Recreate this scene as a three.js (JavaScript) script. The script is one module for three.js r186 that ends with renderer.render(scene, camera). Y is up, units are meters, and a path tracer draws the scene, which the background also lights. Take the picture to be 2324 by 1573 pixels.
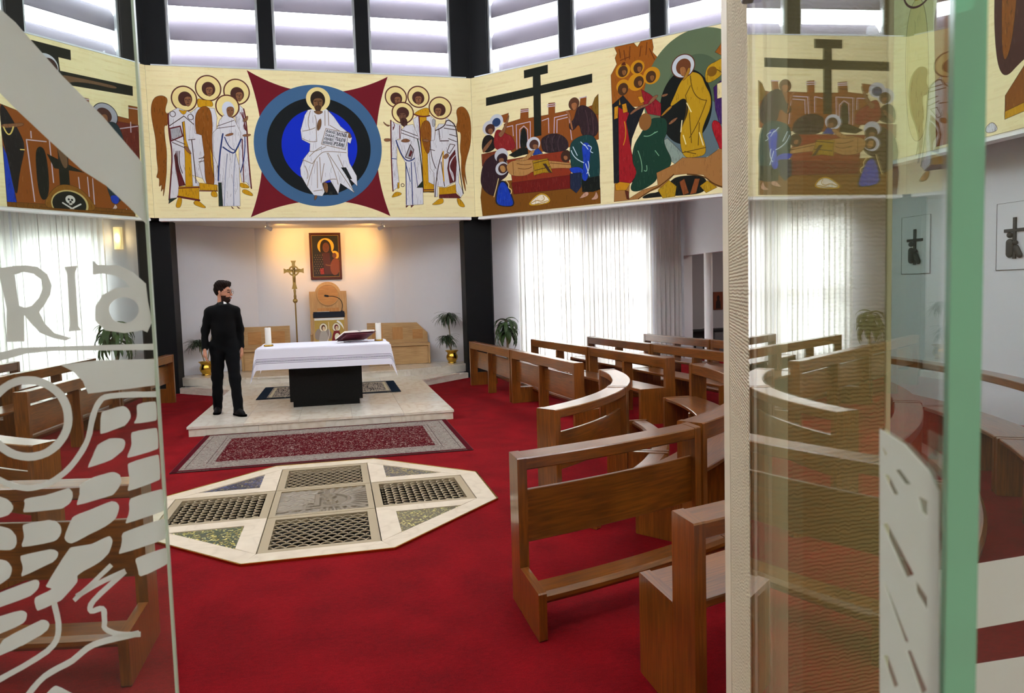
import * as THREE from 'three';
import { RoundedBoxGeometry } from 'three/addons/geometries/RoundedBoxGeometry.js';
import { MarchingCubes } from 'three/addons/objects/MarchingCubes.js';
import { mergeGeometries, mergeVertices, toCreasedNormals } from 'three/addons/utils/BufferGeometryUtils.js';
import { RectAreaLightUniformsLib } from 'three/addons/lights/RectAreaLightUniformsLib.js';

// ---------------------------------------------------------------- camera, sky, exposure
const scene = new THREE.Scene();
const camera = new THREE.PerspectiveCamera(50.868, 2324 / 1573, 0.03, 200);
{
  const F = new THREE.Vector3(0.231522, -0.072107, -0.970154), R = new THREE.Vector3(0.971804, -0.028640, 0.234044), U = new THREE.Vector3(0.044661, 0.996986, -0.063444);
  const m = new THREE.Matrix4().makeBasis(R, U, F.clone().negate());
  camera.quaternion.setFromRotationMatrix(m);
  camera.position.set(0.176102, 1.638762, 6.064369);
}
camera.focus = 9; camera.userData.fStop = 14;
scene.background = new THREE.Color(0.88, 0.93, 1.0);          // bright overcast sky
scene.backgroundIntensity = 11;
const renderer = new THREE.WebGLRenderer();
renderer.toneMapping = THREE.LinearToneMapping;
renderer.toneMappingExposure = 1.3;
renderer.shadowMap.enabled = true;
RectAreaLightUniformsLib.init();

// ---------------------------------------------------------------- helpers
let seed = 7;
const rnd = () => { seed = (seed * 1664525 + 1013904223) >>> 0; return seed / 4294967296; };
const rr = (a, b) => a + (b - a) * rnd();
const taken = {};
const numbered = (n) => { const k = taken[n] = (taken[n] ?? -1) + 1; return k ? n + '_' + String(k).padStart(3, '0') : n; };
function part(name, geo, mat, parent) {
  const g = Array.isArray(geo) ? (geo.length > 1 ? mergeGeometries(geo.map((q) => (q.index ? q.toNonIndexed() : q))) : geo[0]) : geo;
  const m = new THREE.Mesh(g, mat); m.name = name; m.castShadow = m.receiveShadow = true; parent.add(m); return m;
}
function thing(name, label, category, [x, y, z] = [0, 0, 0], turn = 0, group) {
  const o = new THREE.Group(); o.name = numbered(name); scene.add(o); o.position.set(x, y, z); o.rotation.y = turn;
  o.userData = { label, category }; if (group) o.userData.group = group; return o;
}
function struct(name, geo, mat, label, category) {
  const m = part(numbered(name), geo, mat, scene); m.userData = { kind: 'structure', label, category }; return m;
}
function structGroup(name, label, category) {
  const o = new THREE.Group(); o.name = numbered(name); scene.add(o); o.userData = { kind: 'structure', label, category }; return o;
}
// texture coordinates in metres from the dominant face direction; `along` turns the grain
function uvBox(g, along = 'auto') {
  if (g.index) g = g.toNonIndexed();
  const p = g.attributes.position, n = p.count, uv = new Float32Array(n * 2);
  g.computeBoundingBox(); const s = g.boundingBox.getSize(new THREE.Vector3()).toArray();
  const big = along === 'auto' ? s.indexOf(Math.max(...s)) : 'xyz'.indexOf(along);
  const a = new THREE.Vector3(), b = new THREE.Vector3(), c = new THREE.Vector3(), off = (s[0] * 7.3 + s[1] * 3.1 + s[2] * 5.7) % 1;
  for (let i = 0; i < n; i += 3) {
    a.fromBufferAttribute(p, i); b.fromBufferAttribute(p, i + 1).sub(a); c.fromBufferAttribute(p, i + 2).sub(a); b.cross(c);
    const w = [Math.abs(b.x), Math.abs(b.y), Math.abs(b.z)], d = w.indexOf(Math.max(...w));
    let ax = [0, 1, 2].filter((k) => k !== d); if (ax[1] === big) ax = [ax[1], ax[0]];
    for (let k = 0; k < 3; k++) { const q = [p.getX(i + k), p.getY(i + k), p.getZ(i + k)]; uv[(i + k) * 2] = q[ax[0]] + off; uv[(i + k) * 2 + 1] = q[ax[1]] + off * 1.7; }
  }
  g.setAttribute('uv', new THREE.BufferAttribute(uv, 2)); return g;
}
const box = (x0, x1, y0, y1, z0, z1) => new THREE.BoxGeometry(x1 - x0, y1 - y0, z1 - z0).translate((x0 + x1) / 2, (y0 + y1) / 2, (z0 + z1) / 2);
const bx = (x0, x1, y0, y1, z0, z1, r = 0.004) => { const g = new RoundedBoxGeometry(x1 - x0, y1 - y0, z1 - z0, 1, Math.min(r, (x1 - x0) / 3, (y1 - y0) / 3, Math.abs(z1 - z0) / 3)); g.translate((x0 + x1) / 2, (y0 + y1) / 2, (z0 + z1) / 2); return uvBox(g); };
const cyl = (r0, r1, h, x, y, z, n = 24) => new THREE.CylinderGeometry(r1, r0, h, n).translate(x, y + h / 2, z);
function tube(pts, r, n = 24, rad = 8) { return new THREE.TubeGeometry(new THREE.CatmullRomCurve3(pts.map((p) => new THREE.Vector3(...p))), n, r, rad); }
const poly = (pts) => new THREE.Shape(pts.map((p) => new THREE.Vector2(p[0], p[1])));
// polygon on the floor plan (x, z) extruded from y0 to y1
function prism(pts, y0, y1, holes = []) {
  const s = poly(pts.map(([x, z]) => [x, -z])); for (const h of holes) s.holes.push(new THREE.Path(h.map(([x, z]) => new THREE.Vector2(x, -z))));
  return uvBox(new THREE.ExtrudeGeometry(s, { depth: y1 - y0, bevelEnabled: false }).rotateX(-Math.PI / 2).translate(0, y0, 0));
}
// upright wall from (xa,za) to (xb,zb), thickness to the left of that direction, with rectangular holes [s0,s1,y0,y1]
function wallGeo(xa, za, xb, zb, y0, y1, th, holes = []) {
  const L = Math.hypot(xb - xa, zb - za), s = poly([[0, y0], [L, y0], [L, y1], [0, y1]]);
  for (const [a, b, c, d] of holes) s.holes.push(new THREE.Path([[a, c], [b, c], [b, d], [a, d]].map((q) => new THREE.Vector2(...q))));
  const g = new THREE.ExtrudeGeometry(s, { depth: th, bevelEnabled: false });
  g.rotateY(-Math.atan2(zb - za, xb - xa)).translate(xa, 0, za); return uvBox(g, 'x');
}
// ---------------------------------------------------------------- textures
function canvas(w, h, draw) { const c = document.createElement('canvas'); c.width = w; c.height = h; draw(c.getContext('2d'), w, h); return c; }
function ctex(c, repeat = null, srgb = true) {
  const t = new THREE.CanvasTexture(c); if (srgb) t.colorSpace = THREE.SRGBColorSpace; t.magFilter = THREE.LinearFilter;
  if (repeat) { t.wrapS = t.wrapT = THREE.RepeatWrapping; t.repeat.set(...repeat); } return t;
}
function dataTex(w, h, fn, srgb, repeat) {
  const d = new Uint8Array(w * h * 4);
  for (let y = 0; y < h; y++) for (let x = 0; x < w; x++) { const c = fn(x, y), i = (y * w + x) * 4; d[i] = c[0]; d[i + 1] = c[1]; d[i + 2] = c[2]; d[i + 3] = 255; }
  const t = new THREE.DataTexture(d, w, h); t.magFilter = THREE.LinearFilter; t.wrapS = t.wrapT = THREE.RepeatWrapping; if (srgb) t.colorSpace = THREE.SRGBColorSpace; if (repeat) t.repeat.set(...repeat); t.needsUpdate = true; return t;
}
// tileable value noise
function noiseGrid(n) { const a = new Float32Array(n * n); for (let i = 0; i < n * n; i++) a[i] = rnd(); return a; }
const N64 = noiseGrid(64), sm = (t) => t * t * (3 - 2 * t);
function vn(x, y, px = 64, py = 64) {
  const xi = Math.floor(x), yi = Math.floor(y), fx = sm(x - xi), fy = sm(y - yi), m = (a, p) => ((a % p) + p) % p % 64;
  const q = (i, j) => N64[m(j, py) * 64 + m(i, px)];
  return (q(xi, yi) * (1 - fx) + q(xi + 1, yi) * fx) * (1 - fy) + (q(xi, yi + 1) * (1 - fx) + q(xi + 1, yi + 1) * fx) * fy;
}
const mix3 = (a, b, t) => [a[0] + (b[0] - a[0]) * t, a[1] + (b[1] - a[1]) * t, a[2] + (b[2] - a[2]) * t];
const cl = (c) => c.map((v) => Math.max(0, Math.min(255, v)));
// oak veneer: 1 texture = 1 m along the grain, 0.5 m across
const woodTex = (dark, light, s) => dataTex(512, 512, (x, y) => {
  const u = x / 512, v = y / 512, w = vn(u * 4, v * 8, 4, 8) * 1.2, f = vn(u * 8, v * 64 + w * 2, 8, 64), g = vn(u * 16, v * 60 + 9, 16, 60), h = vn(u * 3, v * 6, 3, 6);
  let c = mix3(dark, light, 0.25 + 0.4 * f + 0.2 * h + 0.15 * g); const k = (rnd() - 0.5) * 10; return cl([c[0] + k, c[1] + k, c[2] + k]);
}, true, [s, s * 2]);
const woodMap = woodTex([62, 30, 7], [150, 86, 26], 1), woodMap2 = woodTex([152, 112, 66], [208, 170, 118], 1);
const woodBump = dataTex(256, 256, (x, y) => { const v = 120 + 100 * vn(x / 32, y / 4, 8, 64) + rr(-20, 20); return cl([v, v, v]); }, false, [1, 2]);
const carpetMap = dataTex(512, 512, (x, y) => { const a = vn(x / 64, y / 64, 8, 8), b = rnd(), d = vn(x / 8, y / 3, 64, 64), k = 0.78 + 0.16 * a + 0.18 * b + 0.1 * d; return cl([146 * k, 14 * k, 24 * k]); }, true, [0.7, 0.7]);
const carpetBump = dataTex(256, 256, () => { const v = rr(0, 255); return [v, v, v]; }, false, [5, 5]);
const marbleTex = (base, vein) => dataTex(512, 512, (x, y) => {
  const u = x / 64, v = y / 64, w = vn(u, v, 8, 8) * 3, a = Math.abs(vn(u * 2 + w, v * 2, 16, 16) - 0.5) * 2, b = vn(u * 4, v * 4 + w, 32, 32), n = rnd();
  return cl(mix3(base, vein, Math.pow(1 - a, 5) * 0.4 + 0.3 * b + 0.12 * n));
}, true, [0.6, 0.6]);
const marbleA = marbleTex([228, 217, 200], [194, 176, 154]), marbleB = marbleTex([222, 214, 200], [196, 184, 166]);
const plasterBump = dataTex(256, 256, (x, y) => { const v = 128 + 60 * (vn(x / 8, y / 8, 32, 32) - 0.5) + rr(-30, 30); return cl([v, v, v]); }, false, [2, 2]);

// ---------------------------------------------------------------- materials
const std = (o) => new THREE.MeshStandardMaterial(o), phy = (o) => new THREE.MeshPhysicalMaterial(o);
const M = {
  plaster: std({ color: 0xdedde2, roughness: 0.92, bumpMap: plasterBump, bumpScale: 0.001 }),
  ceiling: std({ color: 0xd8d5d2, roughness: 0.95 }),
  wood: phy({ map: woodMap, roughness: 0.3, bumpMap: woodBump, bumpScale: 0.0003, clearcoat: 0.6, clearcoatRoughness: 0.12 }),
  pale: std({ map: woodMap2, roughness: 0.5, bumpMap: woodBump, bumpScale: 0.0004 }),
  paler: std({ map: woodMap2, color: 0xffe6c4, roughness: 0.5 }),
  carpet: phy({ map: carpetMap, roughness: 1, specularIntensity: 0.2, bumpMap: carpetBump, bumpScale: 0.006 }),
  marble: std({ map: marbleA, roughness: 0.14 }), marble2: std({ map: marbleB, roughness: 0.16 }),
  lime: std({ map: marbleB, color: 0xf2e8da, roughness: 0.45 }),
  dark: phy({ color: 0x08090c, roughness: 0.6, specularIntensity: 0.4, bumpMap: plasterBump, bumpScale: 0.0015 }),
  granite: phy({ specularIntensity: 0.35, map: dataTex(128, 128, () => { const k = rnd() < 0.06 ? 40 : rr(2, 14); return [k, k, k]; }, true, [3, 3]), roughness: 0.4 }),
  alu: std({ color: 0xb4b6b8, roughness: 0.35, metalness: 0.7 }),
  brass: std({ color: 0xc9a040, roughness: 0.22, metalness: 1 }),
  bronze: std({ color: 0x8a7a62, roughness: 0.42, metalness: 0.75 }),
  white: std({ color: 0xf0efee, roughness: 0.6 }),
  black: std({ color: 0x0c0d0f, roughness: 0.6 }),
  steel: std({ color: 0x777777, roughness: 0.3, metalness: 1 }),
  glass: phy({ color: 0xffffff, roughness: 0, transmission: 1, thickness: 0, ior: 1.5 }),
  doorGlass: phy({ color: 0xeaf4ee, roughness: 0, transmission: 1, thickness: 0, ior: 1.5 }),
  etch: phy({ color: 0xe8e9e8, roughness: 0.86, transmission: 0.72, thickness: 0 }),
  sheer: phy({ color: 0xf8f6f0, roughness: 1, transmission: 0.38, thickness: 0, side: THREE.DoubleSide }),
  drape: phy({ color: 0xd9d6d4, roughness: 1, transmission: 0.15, thickness: 0, side: THREE.DoubleSide }),
  slat: phy({ color: 0xa19aa6, roughness: 0.9, transmission: 0.13, thickness: 0 }),
  leaf: phy({ color: 0x3f5a2a, roughness: 0.55, transmission: 0.2, thickness: 0, side: THREE.DoubleSide }),
  leafThin: phy({ color: 0x33482a, roughness: 0.6, transmission: 0.2, thickness: 0, side: THREE.DoubleSide }),
  bark: std({ color: 0x8a7c60, roughness: 0.9 }),
  soil: std({ color: 0x2c2018, roughness: 1 }),
};
const PAL=["#8a4f12","#ecd894","#5a2c22","#4a2a22","#8a5c3c","#3a2420","#d9d8de","#c9930c","#5e1f22","#27386e","#cfd4e2","#1f2c22","#8890a8","#a9a8ae","#6f1420","#40658c","#14181a","#0a2ac0","#dcdce2","#2c2018","#7a5636","#4a3220","#1c120c","#8a7a68","#15181a","#6a4632","#7a4a0c","#8c4a12","#7c5a10","#c9b7c4","#12150f","#16190f","#c9ccd4","#28406a","#1c1512","#8c1d1f","#7a3418","#8c2f14","#6f130c","#2c1d22","#4a363c","#1c3c90","#2f1a22","#b5844a","#6a4018","#a5800c","#10203a","#123ab4","#e8d48c","#2f1c20","#5a3620","#a5683c","#4f3238","#3c2417","#96603a","#123c3c","#10140f","#1a2440","#cfe0ea","#c99a82","#d8a818","#f2e8d0","#b58a3c","#9a5510","#6a3208","#5f6f52","#4f6048","#5d7078","#10130f","#8a9a90","#c98a10","#4a2c14","#8a5a2c","#5a2010","#8c1420","#14161c","#9c141c","#153a2a","#8a5a28","#7fb08a","#b98f12","#a5741c","#5e4408","#e9dca8","#5a2c1a","#c6cbd2","#6a3a1c","#9a6434","#7a5410","#3c1c5c","#e8d8a0","#a81420","#a5723c","#8a4a22","#5a3608","#5a2210","#6a2418","#3c2620","#6a4630","#6e5238","#1c1818","#e0c468","#a5a5b0","#1c3038","#1c4a8c","#d8c0b4","#8a5a14","#cdb878","#dcd8d0"];
const ART={F:[["s",0,7.1,64.2,12.9,54.3,23.8,50.9,31.9,54.4,33.1,61.1,29.5,69.9,27.9,80.6,32.7,83.2,31.0,104.5,24.8,101.9,24.9,125.0,26.8,148.1,25.1,171.3,24.3,184.9,21.3,204.3,19.0,217.8,15.8,230.5,18.0,210.1,12.5,221.8,15.8,204.4,10.1,212.2,12.5,194.8,6.2,194.9,11.1,183.3,9.2,160.2,10.3,129.4,6.3,98.8,4.8,79.7],
["e",1,100.9,36.0,20.9,21.9,0],
["e",2,100.9,36.0,20.9,21.9,2.2],
["e",3,101.4,37.3,11.2,12.3,0],
["s",4,96.8,34.0,108.1,32.9,109.1,40.4,105.3,49.4,100.7,50.8,96.5,43.4],
["l",5,0.9,98.5,38.9,100.4,38.5],
["l",5,0.9,104.1,38.6,106.0,38.2],
["l",5,0.8,102.3,38.4,102.8,43.1],
["l",5,0.8,100.3,45.8,104.3,45.4],
["p",6,68.4,80.7,81.7,69.4,109.6,71.1,112.8,86.6,110.0,114.1,108.7,208.3,86.5,202.9,72.7,173.9],
["s",7,81.4,52.9,91.4,57.3,106.3,56.6,108.1,69.2,94.8,66.9,81.3,72.4],
["s",0,75.6,88.2,81.6,74.3,93.0,66.0,103.9,73.3,104.8,102.6,102.1,126.2,102.4,173.2,102.7,208.4,93.7,210.6,86.6,200.9,88.2,154.0,76.4,119.3],
["p",7,77.2,203.1,106.9,206.4,106.6,216.6,76.8,215.8],
["l",8,1.5,76.8,217.2,106.6,217.4],
["p",7,98.0,138.0,101.2,153.6,101.8,192.8,98.7,173.3],
["s",7,96.3,217.4,104.7,217.2,107.1,229.0,95.0,227.2],
["e",1,148.2,40.8,21.4,22.1,0],
["e",2,148.2,40.8,21.4,22.1,2.2],
["e",3,149.0,44.7,11.5,12.4,0],
["s",4,146.3,41.3,157.7,40.1,158.9,47.8,154.9,56.8,150.3,58.2,146.0,50.7],
["l",5,0.9,148.0,46.2,150.0,45.8],
["l",5,0.9,153.7,45.9,155.7,45.6],
["l",5,0.8,151.9,45.7,152.4,50.4],
["l",5,0.8,149.9,53.2,153.9,52.7],
["p",6,151.3,63.3,158.6,70.8,162.0,84.5,162.9,116.1,161.7,151.8,164.5,212.2,156.2,201.4,148.6,200.6,145.8,172.0,147.6,116.7,143.0,85.3],
["l",8,1,152.7,77.0,159.8,92.5,155.6,104.5,162.1,110.2],
["l",8,1,155.0,76.9,159.1,92.5,157.9,104.4,162.1,110.2],
["l",8,1,157.3,76.8,158.4,92.6,160.2,104.4,162.1,110.2],
["l",8,2,158.6,70.8,162.7,92.4,161.7,151.8,164.5,212.2],
["l",8,1.4,153.4,124.4,152.0,201.5],
["l",9,1.4,158.0,120.3,157.7,157.8,147.3,183.8],
["s",7,144.8,201.7,156.1,204.4,163.5,212.2,145.4,211.6],
["s",7,149.2,213.9,157.7,214.9,167.0,222.7,165.9,227.1,148.0,221.0],
["s",4,155.7,90.7,161.0,85.6,165.5,81.4,164.7,90.3,157.8,95.0],
["e",1,131.3,67.2,19.3,20.0,0],
["e",2,131.3,67.2,19.3,20.0,2.2],
["p",6,116.4,92.3,124.2,82.2,141.0,87.4,151.5,112.6,151.2,124.4,140.9,148.5,145.8,172.0,143.8,244.2,107.5,244.7,109.9,173.0,103.1,153.5,104.4,114.3,112.1,106.2],
["e",10,132.4,72.0,10.6,13.8,0],
["s",4,128.8,68.3,141.7,66.7,142.3,77.5,136.3,86.6,130.7,83.9],
["l",5,0.8,131.8,74.0,134.1,73.5],
["l",5,0.8,137.5,73.8,139.8,73.3],
["p",11,108.9,202.4,114.2,202.3,114.3,244.0,107.5,244.1],
["l",9,2.2,121.2,115.7,112.4,153.3,109.1,198.5],
["l",9,2.2,120.4,139.3,133.3,149.7,140.9,148.5,151.2,124.4],
["l",9,1.5,123.8,121.5,129.7,142.9,141.0,144.5],
["l",12,1.2,126.6,150.9,120.5,192.3,116.9,243.6],
["l",12,1.2,140.8,150.4,133.8,192.0,133.0,243.4],
["l",5,0.8,112.3,102.3,140.9,91.3],
["l",5,0.8,112.1,106.2,142.4,101.1],
["s",4,124.0,117.5,138.3,112.7,139.1,117.0,126.7,120.4],
["s",4,153.7,116.1,169.6,114.3,166.6,119.0,155.1,120.0],
["p",8,128.2,244.4,132.8,248.9,130.0,248.4],
["p",8,137.7,244.3,143.6,248.8,140.4,248.4],
["e",1,60.1,55.9,20.6,21.7,0],
["e",2,60.1,55.9,20.6,21.7,2.2],
["e",3,61.9,55.8,11.5,12.6,0],
["s",4,60.4,52.3,71.8,51.1,72.9,58.9,69.0,68.1,64.4,69.5,60.1,61.9],
["l",5,0.9,62.2,57.2,64.0,56.9],
["l",5,0.9,67.9,57.0,69.7,56.6],
["l",5,0.8,65.9,56.8,66.5,61.6],
["l",5,0.8,64.0,64.4,68.0,63.9],
["p",6,34.6,80.3,48.6,71.9,68.5,78.8,73.7,88.3,74.6,115.4,85.6,118.9,88.2,154.0,78.3,169.9,83.1,195.2,66.6,189.7,76.3,203.1,75.9,214.8,65.8,214.1,53.1,206.5,42.9,209.6,42.5,223.2,39.5,229.1,25.7,233.2,30.7,194.4,35.0,147.8,31.5,117.1,31.3,97.8],
["p",7,55.0,96.8,58.8,94.7,59.5,127.7,65.9,154.7,65.9,209.2,54.0,209.4,55.8,155.0],
["p",8,38.4,155.5,42.3,148.6,44.1,174.7,51.5,199.7,54.0,207.5,43.0,209.2,39.2,174.8],
["p",7,42.9,209.6,76.1,209.0,75.2,234.8,40.5,227.1],
["l",8,1.6,42.8,212.5,76.0,210.9],
["l",8,3,40.5,227.5,75.3,234.0],
["p",13,33.6,109.3,51.1,104.7,53.3,120.1,34.7,129.5],
["l",8,1.8,33.6,108.3,51.1,103.7,54.2,121.1,34.7,130.1,33.6,108.3],
["s",7,48.5,73.9,57.5,77.3,64.9,75.0,58.1,86.0],
["l",5,1.1,58.1,86.0,73.3,99.9],
["l",5,1.1,58.1,86.0,33.8,103.5],
["l",5,1.1,55.0,96.8,55.8,127.8],
["e",5,40.0,82.9,4.5,4.9,1],
["e",5,69.1,87.5,4.6,4.8,1],
["l",5,1,47.8,147.4,43.5,167.0,50.2,186.2],
["l",5,1,44.9,147.5,41.7,167.0,47.2,186.3],
["l",5,1,42.0,147.6,40.0,167.1,44.3,186.3],
["l",8,2,32.7,82.3,31.5,117.1,35.9,149.8,30.7,194.4,25.7,233.2],
["l",5,1,63.2,127.5,74.3,126.2],
["l",5,1.2,68.7,127.3,70.8,174.0,71.7,203.2],
["l",5,1,78.7,160.1,88.0,157.9],
["l",5,1,78.5,166.0,86.9,163.8],
["s",4,55.5,137.5,62.7,141.1,67.8,153.6,62.4,150.9,56.2,143.3],
["l",5,1,36.5,132.3,56.3,141.4],
["l",5,1,36.7,126.5,57.4,135.5],
["p",11,25.8,231.3,39.2,229.5,24.6,240.0],
["s",7,41.4,228.1,47.2,230.0,45.5,240.7,42.6,247.5,35.3,246.6,37.8,236.9],
["s",7,66.9,234.5,74.3,234.8,79.7,240.2,86.9,246.9,81.3,248.0,64.8,241.4],
["q",14,167.4,1.7,284.2,72.3,416.5,3.5,366.1,135.0,411.3,263.1,292.8,203.7,160.9,264.4,211.1,140.7],
["e",15,286.4,133.9,113.8,110.8,0],
["e",16,287.3,135.2,92.4,88.9,0],
["e",17,287.9,134.4,67.4,67.5,0],
["p",18,269.6,68.9,281.9,66.0,302.8,66.1,315.7,80.4,326.7,97.3,338.0,106.6,346.4,117.9,343.1,128.7,338.4,126.0,337.6,151.2,340.1,164.8,352.0,187.9,352.4,207.4,335.4,190.2,346.6,219.6,321.6,202.1,317.1,222.0,302.6,194.8,289.0,202.8,292.7,218.1,288.3,225.9,273.2,224.3,262.3,209.1,251.7,188.2,251.2,174.8,258.3,157.4,269.1,143.6,270.5,130.2,256.6,123.0,255.2,105.8,263.6,78.7],
["e",1,288.7,48.9,21.4,21.5,0],
["e",19,288.1,49.8,13.0,15.4,0],
["s",20,280.6,47.3,296.8,46.5,297.0,58.1,291.3,69.9,287.7,73.9,283.7,70.2,279.3,58.9],
["s",21,282.1,60.7,294.4,60.1,291.3,70.8,287.7,74.8,284.0,71.1],
["s",20,280.9,70.3,294.1,69.7,296.9,72.5,287.6,77.7,279.8,72.3],
["l",22,1,282.0,53.0,285.8,52.4],
["l",22,1,290.9,52.6,294.7,52.0],
["l",22,0.9,288.4,51.7,289.0,59.4],
["l",23,1,274.2,70.6,266.1,90.1,271.3,105.2],
["l",23,1,281.6,78.0,285.0,89.3,282.5,108.6,282.9,125.9],
["l",23,1,258.9,107.6,273.1,105.1,280.8,101.0],
["l",23,1,257.6,121.0,270.5,128.3,281.9,125.9],
["l",23,1,299.9,69.5,299.0,96.5],
["l",23,1,305.6,69.2,305.7,96.2],
["l",23,1,307.6,96.1,326.4,107.0],
["l",23,1,270.0,143.6,275.6,147.3,298.8,135.0],
["l",23,1,268.8,153.2,279.6,141.4,291.1,135.3],
["l",23,1,273.1,166.6,287.0,146.9,302.3,142.6,334.9,145.5],
["l",23,1,279.0,158.7,270.8,178.2,262.4,207.2],
["l",23,1,281.7,162.5,280.2,210.7],
["l",23,1,286.7,154.7,287.2,200.9],
["l",23,1,300.3,146.5,312.7,177.1,317.7,204.1],
["l",23,1,302.2,146.5,327.7,190.3,346.2,218.2],
["l",23,1,319.3,149.8,328.3,172.9,335.4,192.1],
["l",23,1,294.0,166.0,287.2,200.9],
["l",23,1,259.8,170.8,266.8,185.9,262.8,193.7],
["l",23,1,289.0,202.8,300.8,192.9,314.1,194.5],
["l",23,1,256.4,159.4,273.1,166.6],
["l",23,1,273.4,216.6,288.7,214.4],
["p",24,324.4,173.0,333.1,172.7,343.1,193.9,337.3,194.0],
["s",20,284.1,106.7,285.3,91.2,290.9,83.7,293.0,87.1,292.3,96.7,288.7,104.6],
["s",20,291.0,200.8,299.0,200.6,299.0,218.0,295.1,221.0,290.7,210.5],
["s",20,274.1,223.9,280.7,225.1,273.2,236.2],
["s",20,331.2,107.8,341.9,106.4,346.4,116.0,341.5,120.0,336.9,110.5],
["p",24,300.3,206.4,307.8,214.0,317.1,222.8,299.8,223.8],
["p",18,300.2,101.8,340.8,109.4,333.5,140.1,290.9,130.5],
["l",23,1,300.2,101.8,340.8,109.4,333.5,140.1,290.9,130.5,300.2,101.8],
["b",300.2,101.8,340.8,109.4,333.5,140.1,290.9,130.5],
["e",1,430.4,40.1,19.6,19.3,0],
["e",2,430.4,40.1,19.6,19.3,2.2],
["e",3,430.9,43.1,11.0,11.3,0],
["s",4,427.5,40.0,438.5,38.9,439.7,45.9,435.9,54.2,431.5,55.5,427.3,48.6],
["l",5,0.9,429.1,44.4,431.1,44.1],
["l",5,0.9,434.6,44.2,436.6,43.9],
["l",5,0.8,432.9,44.0,433.4,48.3],
["l",5,0.8,431.0,50.8,434.9,50.4],
["p",6,418.8,83.9,428.6,89.4,438.5,91.0,437.7,116.7,429.7,119.0,427.4,162.4,430.2,199.9,426.0,209.9,417.8,216.0,416.4,162.7,417.8,117.4],
["l",8,1,423.7,86.7,427.4,95.4,422.2,101.5],
["l",8,1,424.5,89.0,426.9,95.4,422.3,99.1],
["l",8,1,425.4,91.3,426.4,95.4,422.4,96.8],
["l",8,2,419.2,83.9,416.4,162.7,418.0,216.0],
["l",8,1.4,435.4,93.1,434.7,116.8],
["l",9,1.2,417.6,154.8,426.6,155.6],
["s",7,414.5,226.9,422.8,216.3,434.7,219.6,432.5,223.6,417.4,228.2],
["p",7,427.2,200.0,430.2,199.9,430.0,209.8,426.9,211.9],
["e",1,472.6,38.5,19.9,19.5,0],
["e",2,472.6,38.5,19.9,19.5,2.2],
["e",3,472.2,40.5,11.5,11.9,0],
["s",4,466.5,37.4,478.1,36.3,479.2,43.6,475.3,52.2,470.6,53.6,466.2,46.4],
["l",5,0.9,468.2,42.0,470.3,41.7],
["l",5,0.9,474.0,41.8,476.0,41.4],
["l",5,0.8,472.1,41.6,472.7,46.1],
["l",5,0.8,470.2,48.7,474.2,48.3],
["p",6,460.9,80.2,470.2,73.9,493.6,72.9,503.5,80.5,500.3,120.5,495.8,206.6,475.3,211.0,471.2,141.4],
["s",7,463.2,69.2,477.6,60.7,492.0,57.1,492.7,73.0,481.2,76.4,465.1,74.1],
["p",7,472.1,75.8,486.4,75.2,486.3,113.0,485.8,198.8,495.9,203.6,495.4,218.6,475.1,217.0,475.3,141.3],
["l",8,2,463.2,71.2,477.2,77.6,492.5,73.0],
["l",8,2,472.1,75.8,474.1,113.5,475.1,217.0],
["l",8,1.6,475.2,213.4,495.6,213.0],
["l",5,1.6,475.1,217.4,495.5,216.6],
["s",0,474.3,105.5,475.8,89.6,485.2,80.2,494.2,86.8,494.9,110.7,490.6,140.8,485.3,146.9,478.6,131.2],
["s",13,496.4,78.8,503.5,80.5,502.2,92.5,497.0,94.7],
["s",0,543.2,62.8,549.7,54.5,560.1,54.0,570.1,69.7,572.4,97.9,569.5,128.3,561.5,150.8,556.8,171.1,558.3,189.3,561.0,207.4,556.2,189.3,554.4,179.2,558.4,223.6,551.9,195.5,549.3,175.3,551.1,151.1,548.4,135.0,551.8,110.7,550.4,101.7,545.2,102.9,542.4,91.0,546.8,80.7],
["e",1,442.1,69.2,19.8,19.3,0],
["e",2,442.1,69.2,19.8,19.3,2.2],
["e",3,442.1,69.2,11.7,10.8,0],
["s",25,434.1,69.5,448.2,68.9,447.8,80.8,440.7,85.0,434.8,81.3],
["s",3,435.8,80.3,448.9,77.8,450.5,90.5,445.3,96.7,437.5,91.1],
["l",5,0.9,435.4,73.0,438.6,72.5],
["l",5,0.9,442.4,72.7,445.7,72.2],
["p",6,438.2,100.9,446.5,92.7,460.6,90.1,470.0,113.6,472.8,121.5,475.0,151.2,474.4,240.9,442.0,243.3,443.4,162.0,433.0,142.5,426.6,121.0,435.7,118.8],
["l",9,1.8,427.6,121.0,434.0,142.5,443.5,158.1,454.5,159.7,460.8,153.6],
["l",9,1.4,444.4,162.0,442.1,241.3],
["l",9,1.4,454.5,161.7,454.1,241.2],
["l",9,1.2,444.3,166.0,451.4,197.5],
["l",11,1.6,467.9,117.6,473.3,141.3,475.3,209.0],
["l",5,1,438.2,100.9,468.1,111.7],
["l",5,1,438.0,106.8,469.9,117.6],
["l",9,1,460.5,161.6,465.2,209.2],
["p",11,463.2,209.2,475.7,195.0,475.3,209.0],
["e",5,436.5,204.8,3.0,2.9,1],
["p",13,453.9,128.0,460.2,137.7,454.6,155.8,443.7,152.1],
["l",5,1.2,453.9,128.0,460.2,137.7,454.6,155.8,443.7,152.1,453.9,128.0],
["p",8,454.2,137.9,457.5,141.8,453.8,150.8,449.8,150.0],
["p",8,441.0,243.3,446.0,243.3,441.5,247.3],
["p",8,450.5,242.8,456.5,242.3,451.1,247.2],
["s",4,436.6,120.7,445.8,116.4,455.7,121.0,447.5,124.7,437.5,123.6],
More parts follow.
